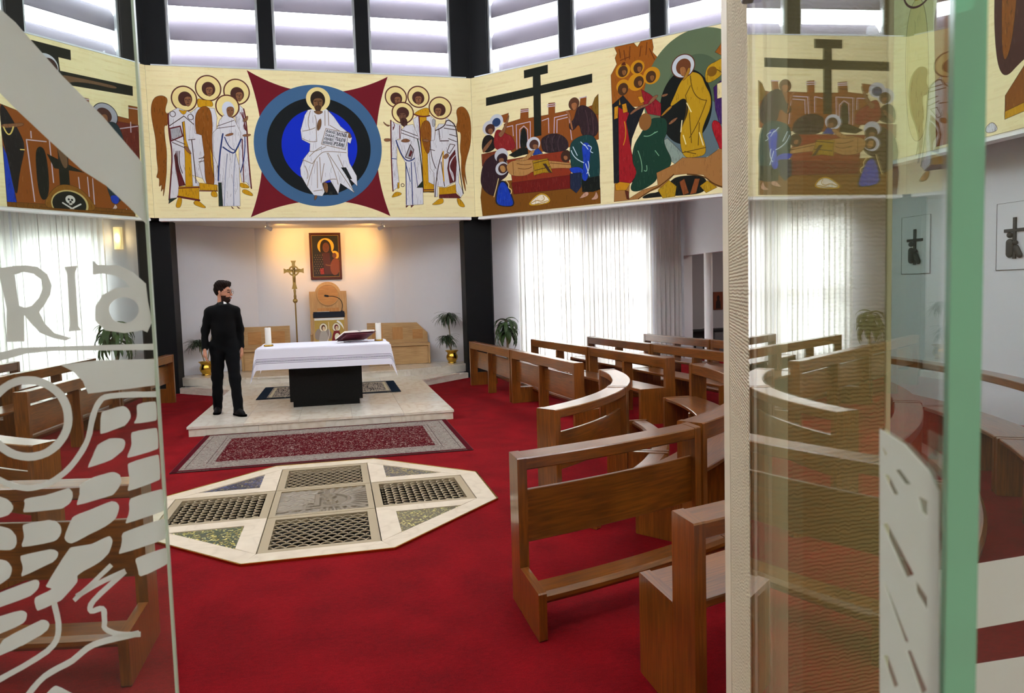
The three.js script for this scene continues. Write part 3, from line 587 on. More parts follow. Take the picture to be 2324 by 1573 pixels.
const ETCH_LEFT=[[[-429,4038,-391,3986,-358,3953,-265,3832,-182,3738,-109,3640,-99,3625,-99,3476,-135,3517,-185,3571,-235,3607,-304,3679,-372,3753,-404,3791,-443,3836]],
[[-452,3368,-434,3374,-397,3379,-373,3380,-349,3376,-329,3358,-321,3331,-326,3307,-340,3283,-353,3266,-343,3239,-323,3214,-287,3200,-299,3194,-324,3200,-354,3215,-373,3240,-386,3261,-390,3196,-428,3196,-422,3276,-432,3357,-453,3351],[-400,3358,-380,3364,-359,3359,-343,3345,-341,3324,-351,3301,-368,3282,-382,3278,-395,3283]],
[[-291,3375,-261,3377,-268,3360,-269,3229,-263,3218,-292,3216,-288,3230,-286,3357]],
[[-227,3389,-216,3378,-171,3376,-137,3358,-110,3329,-108,3286,-104,3254,-103,3230,-114,3207,-126,3213,-166,3207,-210,3216,-231,3241,-228,3276,-211,3303,-181,3320,-147,3321,-158,3337,-179,3351,-207,3357,-229,3354],[-131,3264,-132,3256,-135,3250,-139,3244,-145,3239,-151,3235,-159,3233,-166,3232,-174,3233,-181,3236,-187,3240,-192,3245,-195,3252,-197,3259,-198,3266,-197,3273,-194,3280,-189,3286,-184,3290,-177,3294,-170,3296,-162,3297,-155,3296,-148,3293,-142,3289,-137,3284,-133,3278,-131,3271]],
[[-460,3168,-448,3171,-402,3181,-341,3181,-102,3178,-102,3162,-326,3170,-388,3166,-449,3150,-461,3148]],
[[-316,3135,-234,3142,-102,3139,-104,3072,-174,3066,-258,3060,-268,3092,-289,3118]],
[[-297,3000,-299,2984,-304,2968,-311,2953,-320,2940,-330,2928,-343,2918,-356,2910,-371,2905,-386,2902,-401,2902,-416,2905,-431,2910,-444,2917,-456,2927,-467,2938,-475,2951,-482,2966,-487,2981,-489,2997,-489,3014,-487,3030,-482,3045,-476,3060,-467,3073,-456,3085,-444,3094,-431,3102,-417,3108,-402,3111,-387,3111,-372,3109,-358,3104,-344,3097,-332,3088,-321,3077,-311,3064,-304,3049,-299,3033,-297,3017],[-316,3002,-317,2988,-321,2975,-327,2963,-334,2952,-343,2943,-353,2935,-364,2928,-375,2924,-388,2922,-400,2922,-412,2924,-424,2928,-434,2934,-444,2942,-453,2951,-460,2962,-465,2973,-469,2986,-471,2999,-471,3012,-469,3025,-465,3038,-460,3050,-453,3061,-444,3070,-435,3078,-424,3085,-412,3089,-401,3092,-388,3092,-376,3090,-365,3086,-354,3081,-344,3073,-335,3064,-327,3053,-322,3041,-318,3029,-316,3015]],
[[-103,3057,-124,3057,-154,3059,-185,3059,-208,3058,-222,3056,-231,3051,-236,3046,-241,3040,-246,3032,-250,3023,-254,3013,-258,3003,-261,2990,-264,2976,-267,2963,-271,2950,-276,2939,-282,2929,-288,2919,-295,2909,-302,2899,-310,2889,-319,2880,-328,2871,-338,2864,-348,2857,-359,2851,-370,2846,-379,2843,-388,2842,-398,2841,-407,2841,-415,2843,-424,2845,-433,2849,-442,2853,-452,2859,-463,2867,-473,2874,-481,2879,-487,2868,-480,2862,-470,2855,-459,2847,-448,2840,-438,2835,-428,2832,-418,2829,-408,2827,-397,2827,-387,2828,-377,2830,-366,2833,-354,2838,-343,2844,-331,2852,-320,2860,-310,2869,-301,2879,-292,2890,-285,2900,-277,2911,-271,2921,-265,2933,-260,2945,-255,2958,-252,2973,-249,2986,-245,2998,-242,3008,-239,3017,-235,3024,-231,3031,-227,3036,-224,3040,-219,3042,-208,3044,-185,3045,-154,3044,-124,3043,-103,3042]],
[[-217,3016,-195,3022,-182,3024,-179,3023,-175,3021,-172,3018,-169,3014,-167,3010,-166,3006,-165,3001,-165,2997,-166,2992,-169,2987,-173,2981,-177,2977,-180,2974,-195,2969,-221,2960,-235,2957,-237,2959,-236,2972,-234,2996,-231,3009,-229,3012]],
[[-136,3029,-118,3031,-107,3031,-105,3029,-104,3017,-104,2997,-105,2985,-108,2982,-121,2980,-145,2978,-157,2978,-158,2979,-157,2983,-154,2987,-152,2992,-151,2996,-150,3004,-150,3016,-149,3023,-146,3026]],
[[-235,2936,-224,2941,-217,2944,-212,2944,-205,2944,-195,2943,-188,2941,-185,2939,-183,2936,-182,2932,-182,2928,-183,2924,-184,2920,-186,2915,-189,2911,-192,2908,-198,2903,-207,2896,-214,2891,-218,2889,-232,2884,-257,2877,-269,2874,-270,2875,-268,2882,-263,2892,-259,2900,-257,2904,-254,2912,-249,2922,-246,2928,-243,2931]],
[[-150,2959,-123,2962,-109,2963,-106,2961,-105,2948,-105,2925,-106,2912,-108,2909,-126,2903,-160,2895,-177,2892,-179,2894,-177,2901,-171,2914,-168,2923,-167,2928,-167,2936,-167,2946,-166,2953,-164,2956]],
[[-160,2883,-126,2891,-109,2894,-106,2892,-105,2876,-105,2848,-106,2832,-108,2829,-127,2822,-163,2811,-181,2807,-183,2809,-182,2815,-179,2825,-178,2832,-177,2837,-178,2848,-179,2864,-179,2874,-177,2877]],
[[-282,2838,-271,2843,-263,2847,-259,2849,-248,2852,-230,2856,-220,2858,-215,2858,-210,2857,-206,2855,-202,2852,-199,2849,-198,2845,-197,2840,-197,2836,-197,2831,-199,2827,-201,2822,-203,2818,-206,2814,-209,2810,-213,2805,-217,2801,-221,2799,-242,2794,-280,2785,-299,2782,-301,2783,-300,2789,-297,2797,-295,2804,-293,2809,-293,2815,-292,2824,-291,2830,-289,2833]],
[[-404,2810,-384,2812,-372,2813,-367,2814,-354,2817,-331,2823,-319,2826,-315,2825,-313,2822,-311,2819,-309,2815,-309,2810,-309,2805,-311,2798,-313,2793,-316,2789,-320,2785,-328,2780,-333,2777,-338,2776,-359,2775,-399,2774,-419,2775,-420,2777,-420,2781,-418,2786,-417,2791,-416,2795,-416,2799,-417,2803,-416,2806,-414,2808]],
[[-481,2823,-468,2819,-460,2815,-456,2813,-452,2810,-448,2805,-445,2801,-444,2797,-442,2794,-442,2790,-442,2786,-444,2783,-446,2779,-449,2776,-452,2773,-455,2771,-466,2768,-484,2765,-493,2765,-495,2767,-495,2781,-493,2808,-491,2822,-489,2824]],
[[-408,2747,-384,2749,-369,2750,-364,2750,-359,2748,-353,2747,-349,2744,-346,2740,-343,2736,-341,2731,-340,2726,-340,2720,-341,2715,-343,2711,-345,2706,-348,2703,-350,2700,-353,2698,-357,2696,-361,2695,-379,2692,-411,2689,-428,2689,-429,2691,-429,2696,-426,2703,-424,2709,-423,2714,-423,2723,-424,2734,-424,2741,-422,2744]],
[[-488,2751,-484,2749,-479,2748,-475,2746,-469,2744,-461,2741,-455,2738,-451,2735,-447,2730,-444,2724,-441,2719,-440,2713,-440,2708,-440,2702,-441,2697,-443,2693,-445,2689,-448,2687,-452,2685,-456,2684,-467,2685,-485,2688,-495,2690,-497,2694,-497,2708,-496,2734,-493,2748,-491,2750]],
[[-330,2715,-320,2738,-313,2751,-309,2754,-298,2759,-278,2765,-266,2769,-261,2771,-250,2775,-233,2781,-222,2784,-218,2783,-214,2782,-210,2779,-208,2775,-206,2771,-206,2765,-208,2757,-210,2751,-212,2746,-215,2740,-220,2735,-225,2731,-229,2728,-240,2721,-259,2712,-271,2707,-276,2705,-288,2699,-307,2690,-319,2686,-323,2687,-327,2689,-331,2693,-333,2697,-334,2702]],
[[-158,2793,-123,2801,-105,2804,-102,2801,-101,2788,-100,2765,-102,2751,-104,2747,-127,2740,-169,2729,-191,2724,-193,2726,-191,2731,-188,2739,-185,2746,-184,2751,-182,2761,-182,2775,-180,2783,-177,2787]],
[[-175,2709,-128,2722,-104,2727,-101,2725,-100,2712,-100,2690,-101,2677,-104,2674,-132,2665,-185,2652,-212,2647,-213,2649,-212,2654,-208,2664,-206,2672,-205,2677,-204,2684,-204,2692,-202,2698,-199,2701]],
[[-156,2637,-123,2646,-105,2650,-102,2648,-101,2638,-101,2621,-102,2611,-104,2607,-120,2599,-150,2587,-166,2583,-169,2585,-171,2589,-171,2595,-172,2601,-173,2607,-174,2614,-176,2622,-176,2627,-174,2631]],
[[-416,2670,-386,2674,-368,2676,-364,2675,-360,2674,-356,2672,-354,2670,-352,2668,-351,2665,-351,2661,-352,2658,-353,2655,-355,2652,-358,2648,-361,2646,-364,2643,-383,2635,-416,2621,-434,2615,-435,2616,-435,2621,-432,2629,-431,2635,-431,2641,-432,2648,-434,2657,-434,2664,-433,2667]],
[[-489,2665,-475,2662,-466,2658,-463,2655,-460,2651,-457,2645,-455,2640,-455,2635,-456,2629,-458,2623,-460,2618,-463,2614,-474,2606,-492,2595,-503,2590,-505,2591,-504,2610,-502,2645,-499,2664,-497,2666]],
[[-398,2563,-380,2570,-371,2575,-371,2576,-374,2578,-379,2580,-382,2582,-383,2585,-369,2608,-341,2651,-324,2674,-320,2676,-309,2677,-290,2678,-278,2679,-273,2680,-262,2684,-244,2692,-234,2695,-231,2694,-229,2691,-227,2687,-226,2682,-227,2677,-229,2670,-233,2660,-236,2653,-239,2649,-244,2644,-250,2638,-255,2634,-259,2631,-273,2623,-297,2612,-309,2604,-312,2601,-312,2597,-312,2593,-312,2589,-314,2584,-323,2573,-339,2556,-349,2546,-353,2543,-367,2537,-391,2528,-405,2524,-407,2526,-409,2533,-411,2546,-410,2554,-408,2558]],
[[-479,2582,-434,2596,-409,2603,-405,2603,-402,2602,-399,2600,-398,2597,-397,2593,-398,2589,-399,2584,-401,2580,-404,2576,-408,2572,-414,2567,-418,2564,-423,2562,-445,2555,-485,2544,-506,2539,-508,2541,-509,2548,-508,2561,-506,2569,-503,2573]],
[[-491,2520,-460,2527,-443,2529,-439,2528,-435,2526,-432,2523,-430,2520,-430,2516,-431,2511,-433,2504,-436,2500,-440,2496,-458,2488,-493,2476,-511,2470,-513,2472,-513,2483,-512,2501,-510,2512,-507,2516]],
[[-462,2473,-422,2490,-400,2499,-396,2499,-392,2498,-388,2496,-385,2493,-383,2489,-382,2486,-383,2481,-384,2478,-386,2474,-388,2471,-392,2468,-396,2465,-400,2462,-412,2456,-432,2446,-444,2440,-449,2439,-465,2432,-494,2422,-508,2417,-509,2419,-504,2429,-494,2448,-487,2459,-483,2462]],
[[-401,2308,-389,2320,-381,2325,-377,2325,-366,2318,-347,2303,-336,2295,-334,2292,-332,2289,-332,2286,-332,2285,-335,2284,-354,2287,-389,2295,-407,2299,-407,2302]],
[[-320,2535,-313,2541,-302,2550,-290,2561,-278,2571,-265,2583,-251,2596,-238,2607,-229,2616,-236,2625,-245,2617,-258,2605,-272,2592,-285,2580,-297,2570,-309,2560,-319,2551,-326,2544]],
[[-314,2543,-305,2548,-291,2556,-276,2564,-261,2571,-245,2578,-227,2584,-211,2590,-199,2595,-203,2607,-215,2603,-231,2597,-249,2590,-265,2583,-281,2576,-296,2567,-310,2560,-319,2555]],
[[-205,2606,-221,2593,-243,2574,-266,2555,-282,2539,-291,2528,-294,2518,-294,2509,-289,2501,-280,2500,-272,2502,-264,2504,-263,2505,-263,2504,-263,2498,-263,2490,-263,2483,-263,2477,-264,2470,-265,2462,-262,2454,-256,2447,-249,2442,-240,2437,-230,2433,-217,2430,-201,2427,-186,2425,-176,2424,-175,2438,-185,2439,-200,2441,-215,2443,-227,2446,-236,2450,-243,2454,-249,2458,-252,2461,-253,2464,-252,2468,-251,2474,-251,2482,-251,2489,-250,2498,-251,2507,-257,2516,-266,2518,-275,2516,-282,2513,-283,2513,-282,2512,-282,2514,-280,2520,-274,2529,-258,2544,-236,2563,-213,2582,-198,2595]],
[[-374,2541,-373,2527,-370,2508,-368,2487,-369,2470,-371,2457,-375,2446,-382,2436,-395,2424,-419,2409,-451,2392,-483,2377,-507,2366,-520,2359,-525,2357,-528,2357,-530,2356,-527,2342,-525,2343,-521,2343,-515,2346,-502,2352,-478,2364,-446,2379,-413,2396,-388,2411,-373,2425,-364,2438,-359,2452,-356,2468,-355,2487,-357,2509,-360,2529,-362,2543]],
[[-180,2442,-200,2440,-230,2437,-262,2433,-287,2427,-305,2419,-317,2410,-328,2401,-340,2392,-355,2385,-372,2378,-389,2370,-405,2360,-420,2347,-435,2331,-446,2317,-455,2308,-445,2296,-437,2306,-425,2320,-412,2335,-398,2347,-383,2355,-367,2363,-349,2370,-333,2378,-320,2388,-309,2397,-298,2405,-283,2412,-259,2417,-228,2421,-198,2424,-178,2427]]];
const ETCH_RIGHT=[[[197,3117,109,3118,41,3109,14,3097,5,2903,187,2796],[192,3101,167,3096,175,3090],[180,3071,160,3074,127,3063,143,3058],[139,3085,123,3090,86,3084,107,3079],[182,3014,167,3021,76,2999,99,2987],[71,2996,37,2992,36,2980,69,2985],[177,2868,159,2877,120,2865,136,2853],[96,2914,82,2921,35,2907,50,2894],[66,3078,40,3081,40,3066,56,3066],[180,2953,168,2952,87,2926,102,2920]]];
const ETCH_SIDE=[[[2339,2254,2942,2270,2951,2023,2344,2014]],[[2346,1889,2956,1878,2968,1544,2350,1656]]];
// ================================================================ STRUCTURE
const Y0 = 3.13, YG = 3.75, YT = 5.78, YR = 8.9;
const OCT = [[-2.87, -8], [2.87, -8], [6.93, -3.94], [6.93, 1.8], [2.87, 5.86], [-2.87, 5.86], [-6.93, 1.8], [-6.93, -3.94]];
const XW = 7.6, ZB = -8.75, ZD = 5.06;
const apse = [[-3.05, ZB], [-1.4, -9.85], [1.4, -9.85], [3.05, ZB]];
const OX = 0.475, OZ = 1.371, PX = 1.357, PZ = 0.466;
const MED = [[-OX, OZ], [OX, OZ], [PX, PZ], [PX, -PZ], [OX, -OZ], [-OX, -OZ], [-PX, -PZ], [-PX, PZ]];
struct('floor', prism([[-XW - 0.1, ZD], [XW + 3.6, ZD], [XW + 3.6, -12.2], [XW - 0.2, -12.2], [XW - 0.2, ZB - 0.1], [2.9, ZB - 0.1], [1.5, -9.95], [-1.5, -9.95], [-2.9, ZB - 0.1], [-XW - 0.1, ZB - 0.1]], -0.12, 0, [MED]), M.carpet, 'deep red fitted carpet covering the chapel floor', 'carpet');
struct('ground', prism([[-60, 60], [60, 60], [60, -60], [-60, -60]], -0.6, -0.4, [[[-2, 2], [2, 2], [2, -2], [-2, -2]]]), std({ color: 0x8c8c88, roughness: 1 }), 'pale paved ground outside the chapel', 'ground');
// outer walls of the low storey; window openings behind the curtains
const WIN = [[0.9, 2.26, 0.35, 3.0], [2.5, 3.66, 0.35, 3.0]];
struct('wall_back_right', wallGeo(3.05, ZB - 0.2, XW + 0.2, ZB - 0.2, -0.1, YG + 0.1, 0.2, WIN), M.plaster, 'white plaster wall around the curtained windows right of the altar', 'wall');
struct('wall_back_left', wallGeo(-XW - 0.2, ZB - 0.2, -3.05, ZB - 0.2, -0.1, YG + 0.1, 0.2, WIN.map(([a, b, c, d]) => [4.75 - b, 4.75 - a, c, d])), M.plaster, 'white plaster wall around the curtained windows left of the altar', 'wall');
struct('wall_apse', mergeGeometries([0, 1, 2].map((i) => { const a = apse[i], b = apse[i + 1], L = Math.hypot(b[0] - a[0], b[1] - a[1]), nx = (b[1] - a[1]) / L, nz = -(b[0] - a[0]) / L; return wallGeo(a[0] + nx * 0.15, a[1] + nz * 0.15, b[0] + nx * 0.15, b[1] + nz * 0.15, -0.1, Y0 + 0.1, 0.15); })), M.plaster, 'white three-sided apse wall behind the altar', 'wall');
struct('wall_right', wallGeo(XW, ZD + 0.05, XW, ZB, -0.1, YG + 0.1, 0.2, [[ZD + 0.05 + 5, ZD + 0.05 + 8.64, -0.05, 2.36]]), M.plaster, 'white side wall with a wide opening to the side room', 'wall');
struct('wall_left', wallGeo(-XW, ZB, -XW, ZD + 0.05, -0.1, YG + 0.1, 0.2), M.plaster, 'white side wall on the left of the chapel', 'wall');
struct('ceiling_apse', prism([[-3.05, -8.17], [3.05, -8.17], [3.05, ZB - 0.2], [1.5, -10.0], [-1.5, -10.0], [-3.05, ZB - 0.2]], Y0, Y0 + 0.2), M.ceiling, 'low white ceiling of the apse', 'ceiling');
struct('wall_apse_cheek', [box(-3.15, -3.0, Y0 + 0.21, YG + 0.1, ZB - 0.2, -8.19), box(3.0, 3.15, Y0 + 0.21, YG + 0.1, ZB - 0.2, -8.19)], M.plaster, 'white wall pieces above the ends of the apse', 'wall');
struct('ceiling_gallery', prism([[-XW - 0.2, 6.3], [XW + 0.2, 6.3], [XW + 0.2, ZB - 0.2], [3.05, ZB - 0.2], [3.05, -8.21], [-3.05, -8.21], [-3.05, ZB - 0.2], [-XW - 0.2, ZB - 0.2]], YG, YG + 0.22, [OCT.map(([x, z]) => [x * 1.028, (z + 1.07) * 1.028 - 1.07])]), M.ceiling, 'low white ceiling around the octagonal drum', 'ceiling');
struct('ceiling_drum', prism(OCT.map(([x, z]) => [x * 1.06, (z + 1.07) * 1.06 - 1.07]), YR, YR + 0.25), std({ color: 0x8a8784, roughness: 0.95 }), 'high grey ceiling of the octagonal drum', 'ceiling');
// side room beyond the opening
const grey = std({ color: 0xb9b7bb, roughness: 0.95 });
struct('wall_side_room', [wallGeo(XW + 0.2, -10.7, XW + 3.6, -10.7, -0.1, 3.3, 0.2), wallGeo(XW + 3.6, -10.7, XW + 3.6, -4, -0.1, 3.3, 0.2), wallGeo(XW + 0.2, -10.7, XW + 0.2, ZB - 0.2, -0.1, 3.3, 0.2), wallGeo(XW, -4.0, XW + 3.6, -4.0, -0.1, 3.3, 0.2)], grey, 'plain grey walls of the side room', 'wall');
struct('ceiling_side_room', box(XW + 0.2, XW + 3.7, 3.13, 3.3, -10.7, -3.8), M.ceiling, 'white ceiling of the side room', 'ceiling');
{
  const t = thing('ceiling_lamp', 'flat ceiling lamp of the side room', 'lamp', [9.6, 3.13, -7.6]); part('housing', bx(-0.5, 0.5, -0.05, -0.001, -0.3, 0.3), M.white, t); part('lamp_diffuser', box(-0.47, 0.47, -0.055, -0.05, -0.27, 0.27), std({ color: 0xffffff, emissive: 0xfff6e8, emissiveIntensity: 2 }), t);
  const l = new THREE.RectAreaLight(0xfff6ea, 12, 0.94, 0.54); l.position.set(0, -0.06, 0); l.lookAt(0, -1, 0); t.add(l);
}
{ const c = thing('round_column', 'slender white round column in the side opening', 'column', [XW + 0.02, 0, -7.6]); part('shaft', cyl(0.088, 0.085, 2.36, 0, 0, 0, 32), M.white, c); part('base_ring', cyl(0.1, 0.1, 0.05, 0, 0, 0, 32), M.white, c); }
// dark square columns at the two corners of the apse
for (const s of [-1, 1]) {
  const c = thing('square_column', s < 0 ? 'tall black stone column on the left side of the apse' : 'tall black stone column on the right side of the apse', 'column', [s * 2.94, 0, -8.43]);
  part('shaft', uvBox(box(-0.27, 0.27, 0, Y0 - 0.002, -0.25, 0.25)), M.dark, c); part('corner_strip', uvBox(box(s * 0.275 - 0.01, s * 0.275 + 0.01, 0, Y0, 0.1, 0.255)), std({ color: 0x1c1e24, roughness: 0.5 }), c);
}
// ---------------------------------------------------------------- gold frieze
const PW = 2048, K = PW / 574;
function goldGround(c, w, h) {
  c.fillStyle = '#f3e5b2'; c.fillRect(0, 0, w, h);
  for (let i = 0; i < 2600; i++) { c.fillStyle = `rgba(${rnd() < 0.5 ? '255,240,190' : '190,155,85'},${rr(0.02, 0.09)})`; const a = rr(20, 190); c.fillRect(rr(-50, w), rr(0, h), a, rr(2, 14)); }
  for (let i = 0; i < 900; i++) { c.fillStyle = `rgba(120,85,40,${rr(0.04, 0.16)})`; c.fillRect(rr(0, w), rr(0, h), rr(1, 14), rr(1, 2)); }
  for (let x = 0; x < w; x += w / 12) { c.fillStyle = 'rgba(255,246,205,' + rr(0, 0.12) + ')'; c.fillRect(x, 0, w / 12, h); }
}
function smoothPath(c, q, closed) {
  const n = q.length; c.beginPath();
  if (closed) { c.moveTo((q[0][0] + q[n - 1][0]) / 2, (q[0][1] + q[n - 1][1]) / 2); for (let i = 0; i < n; i++) { const b = q[(i + 1) % n]; c.quadraticCurveTo(q[i][0], q[i][1], (q[i][0] + b[0]) / 2, (q[i][1] + b[1]) / 2); } c.closePath(); } else { c.moveTo(...q[0]); for (let i = 1; i < n - 1; i++) c.quadraticCurveTo(q[i][0], q[i][1], i === n - 2 ? q[n - 1][0] : (q[i][0] + q[i + 1][0]) / 2, i === n - 2 ? q[n - 1][1] : (q[i][1] + q[i + 1][1]) / 2); if (n === 2) c.lineTo(...q[1]); }
}
function paint(c, list) {
  const pts = (a, o) => { const q = []; for (let i = o; i + 1 < a.length; i += 2) q.push([a[i] * K, a[i + 1] * K]); return q; };
  for (const a of list) {
    c.fillStyle = c.strokeStyle = PAL[a[1]]; c.lineCap = c.lineJoin = 'round';
    if (a[0] === 'p' || a[0] === 's') {
      const q = pts(a, 2), xs = q.map((p) => p[0]), ys = q.map((p) => p[1]), x0 = Math.min(...xs), x1 = Math.max(...xs), y0 = Math.min(...ys), y1 = Math.max(...ys);
      const trace = () => { if (a[0] === 's') smoothPath(c, q, true); else { c.beginPath(); q.forEach((p, i) => (i ? c.lineTo(...p) : c.moveTo(...p))); c.closePath(); } }, robe = ['#d9d8de', '#dcdce2'].includes(PAL[a[1]]);
      trace(); c.fill(); c.save(); c.clip(); // brush marks and a dark drawn contour
      const n = Math.min(160, Math.round(((x1 - x0) * (y1 - y0)) / 160)); for (let i = 0; i < n; i++) { const x = rr(x0, x1), y = rr(y0, y1), L = rr(6, 34), b = rr(-8, 8); if (robe && rnd() < 0.3) { c.strokeStyle = `rgba(70,58,72,${rr(0.25, 0.6)})`; c.lineWidth = rr(1, 2.2); c.beginPath(); c.moveTo(x, y); c.quadraticCurveTo(x + b, y + L * 1.5, x + b * 1.6, y + L * 2.6); c.stroke(); continue; } c.strokeStyle = rnd() < 0.6 ? `rgba(0,0,0,${rr(0.05, 0.2)})` : `rgba(255,235,200,${rr(0.03, 0.13)})`; c.lineWidth = rr(1, 4); c.beginPath(); c.moveTo(x, y); c.quadraticCurveTo(x + b, y + L / 2, x + b * 0.4, y + L); c.stroke(); }
      c.restore(); trace(); c.strokeStyle = 'rgba(40,18,10,0.55)'; c.lineWidth = 2.2; c.stroke();
    }
    if (a[0] === 'l') { c.lineWidth = a[2] * K * 1.15; const q = pts(a, 3), m = q.length - 1; if (PAL[a[1]] === '#c9b7c4' || (q[0][0] === q[m][0] && q[0][1] === q[m][1])) { c.beginPath(); q.forEach((p, i) => (i ? c.lineTo(...p) : c.moveTo(...p))); } else smoothPath(c, q, false); c.stroke(); }
    if (a[0] === 'e') { c.beginPath(); c.ellipse(a[2] * K, a[3] * K, a[4] * K, a[5] * K, 0, 0, 7); if (a[6]) { c.lineWidth = a[6] * K; c.stroke(); } else c.fill(); }
    if (a[0] === 'q') { const q = pts(a, 2); c.beginPath(); c.moveTo(...q[0]); for (let i = 1; i < 8; i += 2) c.quadraticCurveTo(...q[i], ...q[(i + 1) % 8]); c.fill(); }
    if (a[0] === 'b') { // open book with its writing
      const q = pts(a, 1), ang = Math.atan2(q[1][1] - q[0][1], q[1][0] - q[0][0]), w = Math.hypot(q[1][0] - q[0][0], q[1][1] - q[0][1]), h = Math.hypot(q[3][0] - q[0][0], q[3][1] - q[0][1]), sk = Math.atan2(q[3][0] - q[0][0], q[3][1] - q[0][1]);
      c.save(); c.translate(...q[0]); c.transform(Math.cos(ang), Math.sin(ang), Math.sin(sk), Math.cos(sk), 0, 0); c.fillStyle = '#20242c'; c.fillRect(w * 0.46, 0, 1.5, h);
      c.font = `bold ${Math.round(h * 0.24)}px sans-serif`; const put = (t, x, y, mw) => c.fillText(t, x, y, mw);
      ['RAKAS', 'TAKAA', 'VIHAMIE', 'HIÄNNE'].forEach((t, i) => put(t, w * 0.04, h * (0.23 + i * 0.235), w * 0.4)); c.font = `bold ${Math.round(h * 0.31)}px sans-serif`; ['MINÄ', 'TULEN', 'PIAN'].forEach((t, i) => put(t, w * 0.5, h * (0.29 + i * 0.31), w * 0.46)); c.restore();
    }
  }
}
const PH = Math.round(265 * K);
const paintTex = (fn) => { const t = ctex(canvas(PW, PH, (c, w, h) => { goldGround(c, w, h); fn(c, w, h); })); return t; };
ART.W = [['p', 0, 300, 30, 345, 20, 352, 150, 330, 262, 290, 262, 285, 120], ['s', 3, 366, 60, 400, 40, 440, 90, 425, 190, 400, 195, 372, 215, 362, 150], ['s', 0, 372, 70, 392, 80, 386, 180, 372, 200], ['e', 8, 385, 60, 22, 22, 2.4], ['e', 7, 385, 62, 12, 14, 0], ['p', 0, 378, 228, 402, 200, 480, 200, 480, 232, 378, 250], ['p', 7, 378, 244, 480, 226, 480, 238, 378, 252], ['s', 1, 240, 90, 275, 80, 280, 250, 245, 250], ['e', 8, 262, 70, 24, 24, 2.4], ['e', 7, 262, 72, 13, 15, 0], ['s', 6, 355, 255, 364, 250, 372, 262, 356, 262]];
const artTex = { F: paintTex((c) => paint(c, ART.F)), R: paintTex((c) => paint(c, ART.R)), L: paintTex((c) => paint(c, ART.L)), W: paintTex((c) => paint(c, ART.W)), plain: paintTex(() => {}) };
const friezeLabel = ['gold frieze painting of a white-robed seated figure in blue rings between haloed groups', 'gold frieze painting of a large black cross, a body laid out and a yellow-robed figure', 'gold frieze painting seen at the far right edge behind the green glass', 'plain gold frieze board behind the right pews', 'plain gold frieze board above the entrance', 'plain gold frieze board behind the left pews', 'plain gold frieze board on the left side wall', 'gold frieze painting of a crucified figure, black cross and skull seen through the etched door'];
const friezeKey = ['F', 'R', 'W', 'plain', 'plain', 'plain', 'plain', 'L'];
const goldMat = {}; for (const k in artTex) goldMat[k] = phy({ map: artTex[k], roughness: 0.6, specularIntensity: 0.25 });
const cream = std({ color: 0xe6e2da, roughness: 0.6 });
for (let i = 0; i < 8; i++) {
  const a = OCT[i], b = OCT[(i + 1) % 8], L = Math.hypot(b[0] - a[0], b[1] - a[1]), yaw = -Math.atan2(b[1] - a[1], b[0] - a[0]);
  const t = thing('frieze_panel', friezeLabel[i], 'mural', [a[0], Y0, a[1]], yaw);   // local x along the wall, local z into the room
  part('board', uvBox(box(0.07, L - 0.07, 0, YT - Y0, -0.16, -0.012)), cream, t);
  part('painting', new THREE.BoxGeometry(L - 0.002, YT - Y0 - 0.02, 0.01).translate(L / 2, (YT - Y0) / 2 + 0.01, -0.006), goldMat[friezeKey[i]], t);
  part('bottom_lip', uvBox(box(0.075, L - 0.075, -0.035, -0.002, -0.16, 0.008)), M.white, t);
  part('top_edge', uvBox(box(0.09, L - 0.09, YT - Y0 + 0.001, YT - Y0 + 0.018, -0.2, 0.006)), M.alu, t);
}
